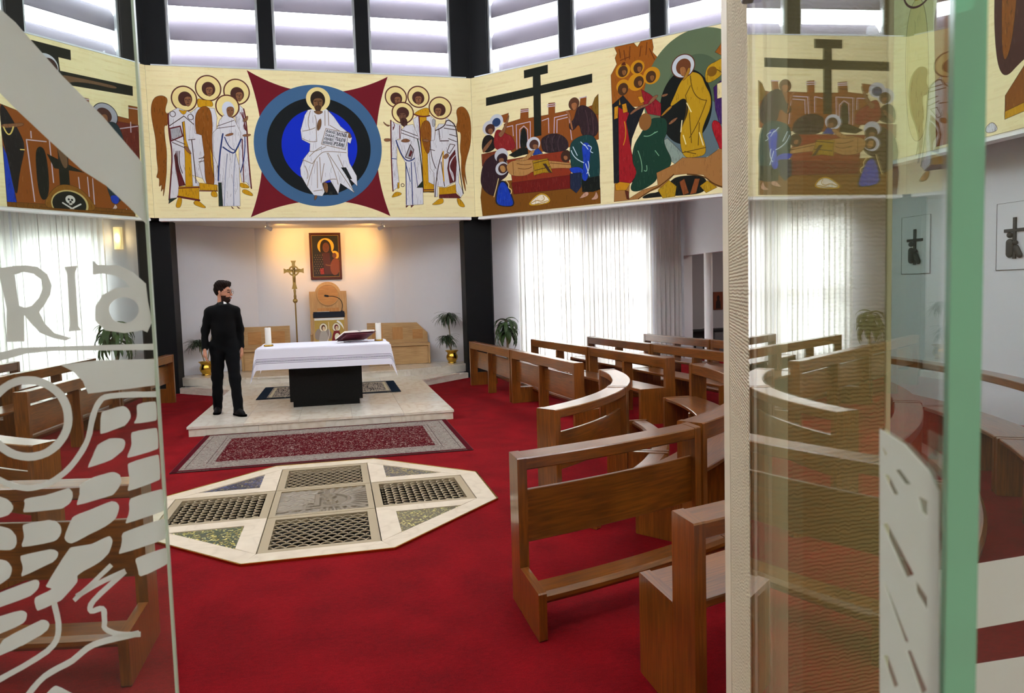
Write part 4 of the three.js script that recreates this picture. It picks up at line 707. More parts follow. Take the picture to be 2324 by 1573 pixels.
// ---------------------------------------------------------------- clerestory
const slatGeo = (() => { const s = new THREE.Shape(); s.moveTo(0, 0); for (let i = 0; i <= 10; i++) { const t = i / 10; s.lineTo(0.2 * t * t + 0.01, 0.42 * t); } for (let i = 10; i >= 0; i--) { const t = i / 10; s.lineTo(0.2 * t * t + 0.03, 0.42 * t); } return s; })();
for (let i = 0; i < 8; i++) {
  const a = OCT[i], b = OCT[(i + 1) % 8], L = Math.hypot(b[0] - a[0], b[1] - a[1]), yaw = -Math.atan2(b[1] - a[1], b[0] - a[0]), sideName = ['above the altar frieze', 'above the right diagonal frieze', 'above the right side wall', 'behind the right pews', 'above the entrance', 'behind the left pews', 'above the left side wall', 'above the left diagonal frieze'][i];
  const spans = [[0.36, 1.9], [2.14, 3.61], [3.85, L - 0.36]];
  const fr = structGroup('trim_' + (i + 1), 'black posts and mullions between the high windows ' + sideName, 'mullion'); fr.position.set(a[0], 0, a[1]); fr.rotation.y = yaw;
  { const q = Math.PI / 8; part('corner_block', new THREE.CylinderGeometry(0.15, 0.15, YR - Y0, 8).rotateY(q).translate(-0.0635, (YR + Y0) / 2, -0.156), M.dark, fr); }
  for (const [u, v] of [[-0.02, 0.36], [1.9, 2.14], [3.61, 3.85], [L - 0.36, L + 0.02]]) part('mullion', uvBox(box(u, v, YT + 0.02, YR, -0.22, -0.04)), M.dark, fr);
  spans.forEach(([u, v], k) => {
    const w = structGroup('window_' + (i * 3 + k + 1), ['left', 'middle', 'right'][k] + ' high window with outside louvres ' + sideName, 'window'); w.position.set(a[0], 0, a[1]); w.rotation.y = yaw;
    part('frame', [box(u, u + 0.045, YT + 0.02, YR, -0.16, -0.09), box(v - 0.045, v, YT + 0.02, YR, -0.16, -0.09), box(u, v, YT + 0.02, YT + 0.06, -0.16, -0.09), box(u, v, YR - 0.05, YR, -0.16, -0.09)], M.alu, w);
    part('pane', new THREE.PlaneGeometry(v - u - 0.09, YR - YT - 0.11).translate((u + v) / 2, (YR + YT) / 2, -0.125), M.glass, w);
    for (let y = YT - 0.05, n = 0; y < YR - 0.3; y += 0.6, n++) { const g = new THREE.ExtrudeGeometry(slatGeo, { depth: v - u + 0.2, bevelEnabled: false }); g.rotateY(Math.PI / 2).translate(u - 0.1, y, -0.3); g.scale(1, 1, 1); part('slat', toCreasedNormals(g, 0.6), M.slat, w); }
  });
}
// ---------------------------------------------------------------- low windows and curtains
for (const s of [-1, 1]) {
  WIN.forEach(([a, b, c, d], k) => {
    const x0 = s > 0 ? 3.05 + a : -3.05 - b, x1 = s > 0 ? 3.05 + b : -3.05 - a;
    const w = structGroup('window_' + (25 + (s > 0 ? 0 : 2) + k), (k ? 'outer' : 'inner') + ' tall window behind the sheer curtain ' + (s > 0 ? 'right' : 'left') + ' of the altar', 'window');
    part('frame', [box(x0, x0 + 0.06, c, d, ZB - 0.16, ZB - 0.08), box(x1 - 0.06, x1, c, d, ZB - 0.16, ZB - 0.08), box(x0, x1, c, c + 0.06, ZB - 0.16, ZB - 0.08), box(x0, x1, d - 0.06, d, ZB - 0.16, ZB - 0.08), box(x0, x1, 1.5, 1.62, ZB - 0.16, ZB - 0.08)], M.white, w);
    for (const [p, q] of [[c + 0.06, 1.5], [1.62, d - 0.06]]) part('pane', new THREE.PlaneGeometry(x1 - x0 - 0.12, q - p).translate((x0 + x1) / 2, (p + q) / 2, ZB - 0.12), M.glass, w);
  });
}
function curtainGeo(x0, x1, y0, y1, z, amp, folds) {
  const nx = folds * 8, ny = 6, g = new THREE.PlaneGeometry(x1 - x0, y1 - y0, nx, ny).translate((x0 + x1) / 2, (y0 + y1) / 2, 0), p = g.attributes.position, ph = Array.from({ length: folds + 2 }, () => rr(0.55, 1.3));
  for (let i = 0; i < p.count; i++) { const t = ((p.getX(i) - x0) / (x1 - x0)) * folds, k = Math.max(0, Math.min(folds, Math.floor(t + 1e-6))), f = t - k, am = ph[k] * (1 - f) + ph[k + 1] * f, h = (y1 - p.getY(i)) / (y1 - y0); p.setZ(i, z + amp * am * Math.sin(t * 2 * Math.PI + 0.5 * h) * (0.75 + 0.4 * h)); p.setX(i, p.getX(i) + amp * 0.5 * Math.sin(t * 4 * Math.PI) * am); }
  g.computeVertexNormals(); return g;
}
for (const s of [-1, 1]) {
  const side = s > 0 ? 'right' : 'left';
  [[3.85, 5.32, 15, 'sheer'], [5.36, 6.82, 15, 'sheer'], [6.86, 7.5, 6, 'drape']].forEach(([a, b, f, m], k) => {
    const x0 = s > 0 ? a : -b, x1 = s > 0 ? b : -a;
    const t = thing('curtain', ['white sheer curtain over the inner window ' + side + ' of the altar, next to the black column', 'white sheer curtain over the outer window ' + side + ' of the altar', 'heavier greyish curtain at the outer end of the ' + side + ' windows'][k], 'curtain', [0, 0, 0], 0);
    part('fabric', curtainGeo(x0, x1, 0.03, YG - 0.06, ZB + 0.17, 0.035, f), M[m], t); part('hem_tape', uvBox(box(x0, x1, YG - 0.09, YG - 0.05, ZB + 0.15, ZB + 0.19)), M.white, t);
  });
  const r = thing('curtain_rail', 'white ceiling rail carrying the curtains ' + side + ' of the altar', 'rail'); part('rail', uvBox(box(s > 0 ? 3.8 : -7.55, s > 0 ? 7.55 : -3.8, YG - 0.045, YG - 0.003, ZB + 0.14, ZB + 0.2)), M.white, r);
}
// ---------------------------------------------------------------- altar steps
const joint = 0.0025;
function slabs(parent, x0, x1, z0, z1, y0, y1, nx, nz, clip) {
  for (let i = 0; i < nx; i++) for (let j = 0; j < nz; j++) {
    const a = x0 + ((x1 - x0) * i) / nx, b = x0 + ((x1 - x0) * (i + 1)) / nx, c = z0 + ((z1 - z0) * j) / nz, d = z0 + ((z1 - z0) * (j + 1)) / nz, e = joint / 2;
    let q = [[a + e, c + e], [b - e, c + e], [b - e, d - e], [a + e, d - e]];
    for (const [nx_, nz_, k] of clip || []) { const out = []; q.forEach((p, m) => { const r = q[(m + 1) % q.length], dp = nx_ * p[0] + nz_ * p[1] - k, dr = nx_ * r[0] + nz_ * r[1] - k; if (dp <= 0) out.push(p); if (dp * dr < 0) { const t = dp / (dp - dr); out.push([p[0] + (r[0] - p[0]) * t, p[1] + (r[1] - p[1]) * t]); } }); q = out; }
    if (q.length > 2) { const g = prism(q.slice().reverse(), y0, y1); const u = g.attributes.uv, o = rr(0, 1); for (let m = 0; m < u.count; m++) u.setXY(m, u.getX(m) + o, u.getY(m) + o * 2); part('slab', g, (i + j) % 3 ? M.marble : M.marble2, parent); }
  }
}
const H1 = 0.127, H2 = 0.254;
{
  const t = structGroup('altar_platform', 'polished beige marble platform one step high under the altar', 'platform');
  part('core', prism([[-1.64, -3.47], [1.62, -3.47], [1.62, -7.15], [2.66, -8.15], [2.66, -8.3], [-2.66, -8.3], [-2.66, -8.15], [-1.64, -7.15]], 0.001, H1 - 0.03), M.marble2, t);
  slabs(t, -1.673, 1.629, -7.15, -3.435, H1 - 0.03, H1, 5, 4);
  slabs(t, -2.7, 2.7, -7.95, -7.15, H1 - 0.03, H1, 6, 1, [[1, 1, -5.5], [-1, 1, -5.5]]);
  for (let i = 0; i < 4; i++) { const a = -1.655 + i * 0.8165; part('riser_slab', uvBox(box(a + 0.002, a + 0.8145, 0.002, H1 - 0.03, -3.47, -3.449)), i % 2 ? M.marble : M.marble2, t); }
  const u = structGroup('apse_step', 'upper beige marble step along the apse wall', 'step');
  part('core', prism([[-1.5, -7.92], [1.5, -7.92], [2.66, -8.48], [3.0, -8.62], [3.0, -8.78], [1.4, -9.84], [-1.4, -9.84], [-3.0, -8.78], [-3.0, -8.62], [-2.66, -8.48]], H1 - 0.03, H2 - 0.03), M.marble2, u);
  slabs(u, -3, 3, -9.83, -7.9, H2 - 0.03, H2, 7, 2, [[0.434, 0.9, -6.47], [-0.434, 0.9, -6.47], [0.55, -0.835, 8.96], [-0.55, -0.835, 8.96]]);
}
// ---------------------------------------------------------------- floor medallion
{
  const t = thing('floor_medallion', 'elongated octagon of pale stone with metal grilles and mosaics set in the red carpet', 'floor inlay', [0, 0, 0]);
  const T = 0.012, B = -0.05;
  part('recess', prism([[-1.3, 0.43], [-0.43, 0.43], [-0.43, 1.3], [0.43, 1.3], [0.43, 0.43], [1.3, 0.43], [1.3, -0.43], [0.43, -0.43], [0.43, -1.3], [-0.43, -1.3], [-0.43, -0.43], [-1.3, -0.43]], -0.36, -0.33), std({ color: 0x1a1208, roughness: 1 }), t);
  { const plus = (a, b) => [[-b, a], [-a, a], [-a, b], [a, b], [a, a], [b, a], [b, -a], [a, -a], [a, -b], [-a, -b], [-a, -a], [-b, -a]]; part('recess_side', prism(plus(0.45, 1.26), -0.36, -0.052, [plus(0.399, 1.199)]), std({ color: 0x1a1208, roughness: 1 }), t); }
  const st = (pts) => { const g = prism(pts, B, T); part('stone', g, M.lime, t); };
  const h = 0.4, e = 0.003;
  for (const sx of [-1, 1]) for (const sz of [-1, 1]) {
    const m = (q) => { const r = q.map(([x, z]) => [x * sx, z * sz]); return sx * sz > 0 ? r : r.reverse(); };
    st(m([[h + e, h + e], [1.2, h + e], [1.05, 0.55 - e], [0.55 - e, 0.55 - e]])); st(m([[h + e, h + e], [0.55 - e, 0.55 - e], [0.55 - e, 1.05], [h + e, 1.2]])); st(m([[1.2 + e, h + e], [PX, PZ], [OX, OZ], [h + e, 1.2 + e], [0.55 - e, 1.06], [1.06, 0.55 - e]]));
    const mosaicT = ctex(canvas(256, 256, (c) => {
      const pal = sz > 0 ? (sx < 0 ? ['#3c4a34', '#2c4038', '#8a8030', '#c9b23c', '#5a4426', '#e8dc8a'] : ['#5a5038', '#6a5f40', '#c9c06a', '#efe38a', '#463a28', '#8a9070']) : (sx < 0 ? ['#2c2a3a', '#4a3428', '#3c5ab4', '#1c1c24', '#c9b878', '#6a6a78'] : ['#3c3c48', '#4c4436', '#b5a048', '#d8c870', '#2a3048', '#5a5a58']);
      c.fillStyle = pal[0]; c.fillRect(0, 0, 256, 256); for (let i = 0; i < 1500; i++) { c.save(); c.translate(rr(0, 256), rr(0, 256)); c.rotate(Math.sin(i * 0.7) * 1.2); c.fillStyle = pal[Math.floor(rnd() * pal.length)]; c.fillRect(0, 0, rr(4, 13), rr(3, 5)); c.restore(); }
    }), [1.8, 1.8]);
    const g = prism(m([[0.55, 0.55], [1.045, 0.55], [0.55, 1.045]]), B, T - 0.006); part('mosaic', g, std({ map: mosaicT, roughness: 0.3, metalness: 0.2 }), t);
  }
  for (const s of [-1, 1]) { const q = [[1.2 + e, -h], [PX, -PZ], [PX, PZ], [1.2 + e, h]]; st(q.map(([x, z]) => [x * s, z * s])); const r = [[-h, 1.2 + e], [h, 1.2 + e], [OX, OZ], [-OX, OZ]]; st(r.map(([x, z]) => [x * s, z * s]).reverse()); }
  // brass edging
  for (let i = 0; i < 8; i++) { const a = MED[i], b = MED[(i + 1) % 8], L = Math.hypot(b[0] - a[0], b[1] - a[1]); const m = part('brass_edge', uvBox(box(0, L, -0.02, 0.016, -0.006, 0.006)), M.brass, t); m.position.set(a[0], 0, a[1]); m.rotation.y = -Math.atan2(b[1] - a[1], b[0] - a[0]); }
  // lattice of overlapping arcs
  const pos = []; const quad = (a, b, c, d) => pos.push(...a, ...b, ...c, ...a, ...c, ...d);
  const W = 0.335, r = 0.0375, w = 0.0045, y1 = 0.004, y0 = -0.003;
  for (let row = 0; row < 12; row++) for (let cI = -5; cI <= 5; cI++) {
    const cx = cI * 2 * r + (row % 2 ? r : 0), cz = -W + 0.03 + row * 0.0572; let prev = null;
    for (let k = 0; k <= 8; k++) { const a = (Math.PI * k) / 8, x = cx + Math.cos(a) * r, z = cz - Math.sin(a) * r * 1.25; const cur = Math.abs(x) <= W && Math.abs(z) <= W ? [x, z, Math.cos(a), -Math.sin(a)] : null; if (prev && cur) { const f = (p, d, y) => [p[0] + p[2] * d, y, p[1] + p[3] * d]; quad(f(prev, -w, y1), f(prev, w, y1), f(cur, w, y1), f(cur, -w, y1)); quad(f(prev, w, y1), f(prev, w, y0), f(cur, w, y0), f(cur, w, y1)); quad(f(prev, -w, y0), f(prev, -w, y1), f(cur, -w, y1), f(cur, -w, y0)); } prev = cur; }
  }
  const lat = new THREE.BufferGeometry(); lat.setAttribute('position', new THREE.Float32BufferAttribute(pos, 3)); lat.computeVertexNormals();
  const bronzeGrille = std({ color: 0xa08e70, roughness: 0.55, metalness: 0.3 });
  [[0, 0.8, 0, 'near'], [0, -0.8, 0, 'far'], [0.8, 0, Math.PI / 2, 'right'], [-0.8, 0, Math.PI / 2, 'left']].forEach(([x, z, turn]) => {
    const f = part('grille_frame', [box(-0.396, 0.396, -0.03, 0.008, -0.396, -0.335), box(-0.396, 0.396, -0.03, 0.008, 0.335, 0.396), box(-0.396, -0.335, -0.03, 0.008, -0.335, 0.335), box(0.335, 0.396, -0.03, 0.008, -0.335, 0.335)], bronzeGrille, t); f.position.set(x, 0, z); f.rotation.y = turn; part('lattice', lat, bronzeGrille, f);
  });
  // cast relief in the middle
  const N = 110, g = new THREE.PlaneGeometry(0.7, 0.7, N, N).rotateX(-Math.PI / 2), p = g.attributes.position;
  const inBar = (x, z, x0, x1, z0, z1) => x > x0 && x < x1 && z > z0 && z < z1;
  for (let i = 0; i < p.count; i++) {
    const x = p.getX(i), z = p.getZ(i); let y = 0;
    const d = Math.hypot(x - 0.02, z + 0.0), a = Math.atan2(z, x - 0.02);
    if (x > -0.02) { if (d > 0.2) y = 0.007 * (Math.sin(a * 34 + Math.sin(d * 30) * 0.6) > 0 ? 1 : 0) * Math.min(1, (d - 0.2) * 20); else if (d > 0.17) y = 0.008; else y = -0.004; } else y = 0.008 * Math.pow(Math.abs(Math.sin(x * 44 + 3 * Math.sin(z * 22)) * Math.sin(z * 50 + 2.2 * Math.sin(x * 25))), 0.7);
    if (inBar(x, z, -0.07, -0.02, -0.17, 0.18) || inBar(x, z, -0.05, 0.0, -0.26, -0.22)) y = 0.013;
    const ring = (cx, cz, r0, r1) => { const q = Math.hypot(x - cx, z - cz); return q > r0 && q < r1; };
    if (ring(0.04, -0.1, 0.035, 0.065) || ring(0.06, 0.06, 0.03, 0.055) || ring(-0.1, 0.12, 0.03, 0.055)) y = 0.012;
    if (Math.abs(z - 0.24 + 0.02 * Math.cos(x * 9)) < 0.018) y = 0.011;
    p.setY(i, y);
  }
  g.computeVertexNormals();
  const rel = part('cast_relief', g, std({ color: 0x7c6f5c, roughness: 0.42, metalness: 0.55 }), t); rel.position.set(0, -0.004, 0);
  part('relief_frame', [box(-0.396, 0.396, -0.03, 0.008, -0.396, -0.35), box(-0.396, 0.396, -0.03, 0.008, 0.35, 0.396), box(-0.396, -0.35, -0.03, 0.008, -0.35, 0.35), box(0.35, 0.396, -0.03, 0.008, -0.35, 0.35)], bronzeGrille, t);
}
// ---------------------------------------------------------------- rugs
function rugTex(w, h, border, field, cols, bw) {
  return ctex(canvas(w, h, (c) => {
    c.fillStyle = '#4a1018'; c.fillRect(0, 0, w, h); const e = bw * 0.16; c.fillStyle = border; c.fillRect(e, e, w - 2 * e, h - 2 * e);
    const deco = (n, x0, y0, x1, y1) => { for (let i = 0; i < n; i++) { c.strokeStyle = c.fillStyle = cols[Math.floor(rnd() * cols.length)]; const x = rr(x0, x1), y = rr(y0, y1), r = rr(2, 6); c.lineWidth = 1.4; c.beginPath(); if (rnd() < 0.5) { c.arc(x, y, r, rr(0, 6), rr(2, 7)); c.stroke(); } else { c.ellipse(x, y, r * 0.8, r * 0.4, rr(0, 3), 0, 7); c.fill(); } } };
    deco((w * h) / 160, e, e, w - e, h - e);
    for (const f of [0.3, 0.8, 0.9, 1]) { c.strokeStyle = f === 0.9 ? '#6a5450' : '#3c2626'; c.lineWidth = 2.5; c.strokeRect(bw * f, bw * f, w - 2 * bw * f, h - 2 * bw * f); }
    c.fillStyle = field; c.fillRect(bw, bw, w - 2 * bw, h - 2 * bw); c.save(); c.beginPath(); c.rect(bw, bw, w - 2 * bw, h - 2 * bw); c.clip(); deco((w * h) / 130, bw, bw, w - bw, h - bw); for (let i = 0; i < (w * h) / 900; i++) { c.fillStyle = field; c.fillRect(rr(0, w), rr(0, h), rr(3, 14), rr(3, 9)); } c.restore();
  }));
}
function rug(name, label, x0, x1, z0, z1, y, tex, edge) {
  const t = thing(name, label, 'rug', [(x0 + x1) / 2, y, (z0 + z1) / 2]); const w = x1 - x0, d = z1 - z0;
  part('backing', uvBox(box(-w / 2, w / 2, 0.0005, 0.009, -d / 2, d / 2)), edge, t); part('pile', new THREE.BoxGeometry(w - 0.02, 0.004, d - 0.02).translate(0, 0.011, 0), phy({ map: tex, roughness: 1, specularIntensity: 0.05 }), t); return t;
}
rug('persian_rug', 'maroon patterned rug with a grey border in front of the altar step', -1.461, 1.516, -3.43, -1.437, 0.001, rugTex(1400, 940, '#82786f', '#4a0a12', ['#a59a8e', '#5a4c48', '#2c0c10', '#8f857a', '#5e1018', '#b5aa9c'], 165), std({ color: 0x4a0c12, roughness: 1 }));
rug('altar_mat', 'grey and beige striped mat with a dark blue edge behind the altar', -1.09, 1.12, -7.17, -5.62, H1 + 0.001, ctex(canvas(700, 500, (c, w, h) => { c.fillStyle = '#18222e'; c.fillRect(0, 0, w, h); c.fillStyle = '#8c8074'; c.fillRect(45, 30, w - 90, h - 60); for (let i = 0; i < 900; i++) { c.fillStyle = ['#4a4440', '#a89a88', '#6a6058', '#2c2a2c'][Math.floor(rnd() * 4)]; c.fillRect(rr(50, w - 60), rr(32, h - 60), rr(2, 5), rr(10, 60)); } c.strokeStyle = '#b5a688'; c.lineWidth = 14; c.strokeRect(60, 48, w - 120, h - 96); })), std({ color: 0x141c26, roughness: 1 }));
// ================================================================ ENTRANCE: glass doors, post, sidelight, lobby
const shapeFrom = (rings) => { const f = (a) => { const q = []; for (let i = 0; i + 1 < a.length; i += 2) q.push(new THREE.Vector2(a[i] / 2000, a[i + 1] / 2000)); return q; }; const s = new THREE.Shape(f(rings[0])); for (const h of rings.slice(1)) s.holes.push(new THREE.Path(f(h))); return s; };
const etchGeo = (rings) => new THREE.ExtrudeGeometry(shapeFrom(rings), { depth: 0.0006, bevelEnabled: false, curveSegments: 4 });
const greenEdge = phy({ color: 0xd6e6dc, roughness: 0.3, transmission: 0.5, thickness: 0 }), greenDeep = phy({ color: 0x86bfa6, roughness: 0.2, transmission: 0.4, thickness: 0 });
{
  const t = thing('glass_door', 'closed glass door leaf with white etched letters RIA and wing pattern on the left', 'door', [0, 0, ZD]);
  part('pane', new THREE.PlaneGeometry(0.82, 2.32).translate(-0.462, 1.175, 0.004), M.doorGlass, t);
  part('glass_edge', box(-0.0515, -0.0485, 0.015, 2.335, -0.003, 0.005), greenEdge, t);
  ETCH_LEFT.forEach((r, i) => { const n = i >= 1 && i <= 3 ? 'etched_letter' : i === 6 ? 'etched_ring' : i === 0 ? 'etched_band' : 'etched_feather'; const m = part(n, etchGeo(r), M.etch, t); m.position.z = 0.0048 + i * 0.00003; });
}
{
  const ph = (25.9 * Math.PI) / 180, L = 0.82;
  const t = thing('glass_door', 'open glass door leaf swung towards the viewer with a thick green glass edge', 'door', [0.433, 0, 5.818], -Math.atan2(-Math.cos(ph), Math.sin(ph)));
  part('pane', new THREE.PlaneGeometry(L - 0.012, 2.32).translate(L / 2 + 0.006, 1.175, 0), M.doorGlass, t); part('pane', new THREE.PlaneGeometry(L - 0.012, 2.32).translate(L / 2 + 0.006, 1.175, -0.011), M.doorGlass, t);
  part('glass_edge', box(-0.001, 0.005, 0.015, 2.335, -0.0115, 0.0005), greenDeep, t);
  ETCH_RIGHT.forEach((r) => { const m = part('etched_feather', etchGeo(r), M.etch, t); m.position.z = -0.0125; });
  for (const y of [0.25, 2.05]) part('hinge', bx(L - 0.05, L - 0.005, y, y + 0.09, -0.02, 0.009), M.steel, t);
}
// ribbed post at the hinge and the ribbed pier behind the open leaf
const ribBump = dataTex(256, 256, (x, y) => { const w = 0.9 * vn(x / 16, y / 32, 16, 8), v = 128 + 110 * Math.sin((y / 256) * Math.PI * 2 * 16 + w * 3) + rr(-10, 10); return cl([v, v, v]); }, false, [9, 9]);
const ribbed = std({ color: 0xdccfae, roughness: 0.85, bumpMap: ribBump, bumpScale: 0.0035 });
const strip = std({ color: 0xdbd0b4, roughness: 0.6 });
{
  // a wall reveal that carries on the line of the open leaf, into the chapel
  const ph = (25.9 * Math.PI) / 180, t = thing('door_post', 'cream door reveal with a ribbed face right of the doorway', 'door post', [0.433, 0, 5.818], -Math.atan2(-Math.cos(ph), Math.sin(ph)));
  part('edge_strip', bx(0.85, 0.9, 0.012, 2.35, 0.004, 0.05, 0.003), strip, t); part('seal', uvBox(box(0.9, 0.955, 0.012, 2.35, 0.012, 0.05)), M.black, t); part('ribbed_insert', uvBox(box(0.955, 1.4, 0.012, 2.35, 0.004, 0.05), 'x'), ribbed, t); part('edge_strip', bx(1.4, 1.58, 0.012, 2.35, 0.002, 0.06, 0.003), strip, t);
  const p = thing('ribbed_pier', 'ribbed beige wall pier seen through the open glass door', 'pier', [0, 0, ZD]);
  part('core', uvBox(box(0.88, 1.062, 0.012, 2.35, -0.07, -0.03), 'x'), std({ color: 0xa8946c, roughness: 0.9, bumpMap: ribBump, bumpScale: 0.0035 }), p); part('corner_bead', bx(1.062, 1.072, 0.012, 2.35, -0.07, -0.025, 0.003), strip, p);
}
{
  const t = thing('glass_sidelight', 'fixed glass sidelight with broad etched bands at the right edge', 'window', [0, 0, ZD]);
  part('pane', new THREE.PlaneGeometry(1.3, 2.32).translate(1.725, 1.175, -0.05), M.doorGlass, t);
  ETCH_SIDE.forEach((r) => { const m = part('etched_band', etchGeo(r), M.etch, t); m.position.z = -0.049; });
}
struct('wall_entrance', wallGeo(-XW - 0.2, ZD - 0.08, XW + 0.2, ZD - 0.08, -0.1, Y0 - 0.01, 0.12, [[XW + 0.2 - 0.875, XW + 0.2 + 2.38, 0.012, 2.352]]), M.plaster, 'white wall around the glass entrance', 'wall');
struct('wall_entrance_upper', [box(-XW - 0.2, -3.95, Y0 - 0.01, YG, ZD - 0.08, ZD + 0.04), box(3.95, XW + 0.2, Y0 - 0.01, YG, ZD - 0.08, ZD + 0.04)], M.plaster, 'white wall pieces above the entrance wall ends', 'wall');
struct('ceiling_entrance', box(-4.2, 4.2, 2.86, Y0 - 0.04, ZD + 0.045, 6.25), M.ceiling, 'roof slab over the entrance', 'ceiling');
const lobby = std({ color: 0xd9d2c2, roughness: 0.9 });
struct('floor_lobby', box(-2.2, 3.2, -0.12, 0.008, ZD + 0.05, 9.2), std({ map: marbleB, roughness: 0.4 }), 'pale stone floor of the entrance lobby', 'floor');
struct('wall_lobby', [wallGeo(-2.2, 9.2, -2.2, ZD + 0.04, 0, 2.75, 0.1).translate(-0.1, 0, 0), wallGeo(3.2, ZD + 0.04, 3.2, 9.2, 0, 2.75, 0.1).translate(0.1, 0, 0), wallGeo(-2.3, 9.2, 3.3, 9.2, 0, 2.75, 0.1)], lobby, 'cream walls of the entrance lobby', 'wall');
struct('ceiling_lobby', box(-2.3, 3.3, 2.7, 2.82, ZD + 0.02, 9.3), M.ceiling, 'white ceiling of the entrance lobby', 'ceiling');
{
  const t = thing('ceiling_lamp', 'flat square ceiling lamp of the lobby', 'lamp', [0.9, 2.7, 7.2]); part('housing', bx(-0.45, 0.45, -0.05, -0.001, -0.45, 0.45), M.white, t);
  part('lamp_diffuser', box(-0.42, 0.42, -0.055, -0.05, -0.42, 0.42), std({ color: 0xffffff, emissive: 0xfff0d4, emissiveIntensity: 3 }), t);
  const l = new THREE.RectAreaLight(0xfff6ea, 15, 0.84, 0.84); l.position.set(0, -0.06, 0); l.lookAt(0, -1, 0); t.add(l);
}
// ================================================================ PEWS
const PO = [0, -1.45];
const arcPath = (R, s, a0, a1) => { const L = ((a1 - a0) * Math.PI / 180) * R; return { L, n: Math.max(4, Math.round(L / 0.12)), at: (t) => { const a = ((a0 + (a1 - a0) * (t / L)) * Math.PI) / 180, sx = s * Math.sin(a), cz = Math.cos(a); return [PO[0] + sx * R, PO[1] + cz * R, sx, cz]; } }; };
const bowPath = (x0, z0, x1, z1, R, s) => { const dx = x1 - x0, dz = z1 - z0, c = Math.hypot(dx, dz), h = Math.sqrt(R * R - c * c / 4), cx = (x0 + x1) / 2 + (dz / c) * h, cz = (z0 + z1) / 2 - (dx / c) * h, a0 = Math.atan2(x0 - cx, z0 - cz), a1 = Math.atan2(x1 - cx, z1 - cz), L = R * Math.abs(a1 - a0); return { L, n: 16, at: (t) => { const a = a0 + ((a1 - a0) * t) / L; return [s * (cx + Math.sin(a) * R), cz + Math.cos(a) * R, 0, 1]; } }; };
const linePath = (x0, z0, x1, z1, nx, nz) => { const L = Math.hypot(x1 - x0, z1 - z0); return { L, n: 1, at: (t) => [x0 + ((x1 - x0) * t) / L, z0 + ((z1 - z0) * t) / L, nx, nz] }; };
function sweep(path, s0, s1, d0, d1, y0, y1, ch = 0.006) {
  const n = Math.max(1, Math.round((path.n * (s1 - s0)) / path.L)), c = Math.min(ch, (y1 - y0) / 3, (d1 - d0) / 3);
  const prof = [[d0 + c, y0], [d1 - c, y0], [d1, y0 + c], [d1, y1 - c], [d1 - c, y1], [d0 + c, y1], [d0, y1 - c], [d0, y0 + c]]; const pos = [], uv = [];
  const pt = (s, d, y) => { const [x, z, nx, nz] = path.at(s); return [x + nx * d, y, z + nz * d]; };
  let acc = 0; const len = prof.map((p, i) => { const q = prof[(i + 1) % 8], l = Math.hypot(q[0] - p[0], q[1] - p[1]), r = [acc, acc + l]; acc += l; return r; }), o = rr(0, 1);
  const put = (p, u, v) => { pos.push(...p); uv.push(u + o, v + o); };
  const wide = s1 - s0 > y1 - y0;
  for (let i = 0; i < n; i++) { const a = s0 + ((s1 - s0) * i) / n, b = s0 + ((s1 - s0) * (i + 1)) / n; prof.forEach((p, k) => { const q = prof[(k + 1) % 8], [l0, l1] = len[k], A = pt(a, ...p), B = pt(b, ...p), C = pt(b, ...q), D = pt(a, ...q); const U = wide ? [[a, l0], [b, l0], [b, l1], [a, l1]] : [[l0, a], [l0, b], [l1, b], [l1, a]]; put(A, ...U[0]); put(B, ...U[1]); put(C, ...U[2]); put(A, ...U[0]); put(C, ...U[2]); put(D, ...U[3]); }); }
  for (const [s, f] of [[s0, 1], [s1, -1]]) for (let k = 1; k < 7; k++) { const a = pt(s, ...prof[0]), b = pt(s, ...prof[k]), d = pt(s, ...prof[k + 1]); const tri = f > 0 ? [[a, prof[0]], [d, prof[k + 1]], [b, prof[k]]] : [[a, prof[0]], [b, prof[k]], [d, prof[k + 1]]]; for (const [p, q] of tri) put(p, q[1], q[0]); }
  const g = new THREE.BufferGeometry(); g.setAttribute('position', new THREE.Float32BufferAttribute(pos, 3)); g.setAttribute('uv', new THREE.Float32BufferAttribute(uv, 2)); g.computeVertexNormals(); return path.n > 1 ? toCreasedNormals(g, 0.4) : g;
}
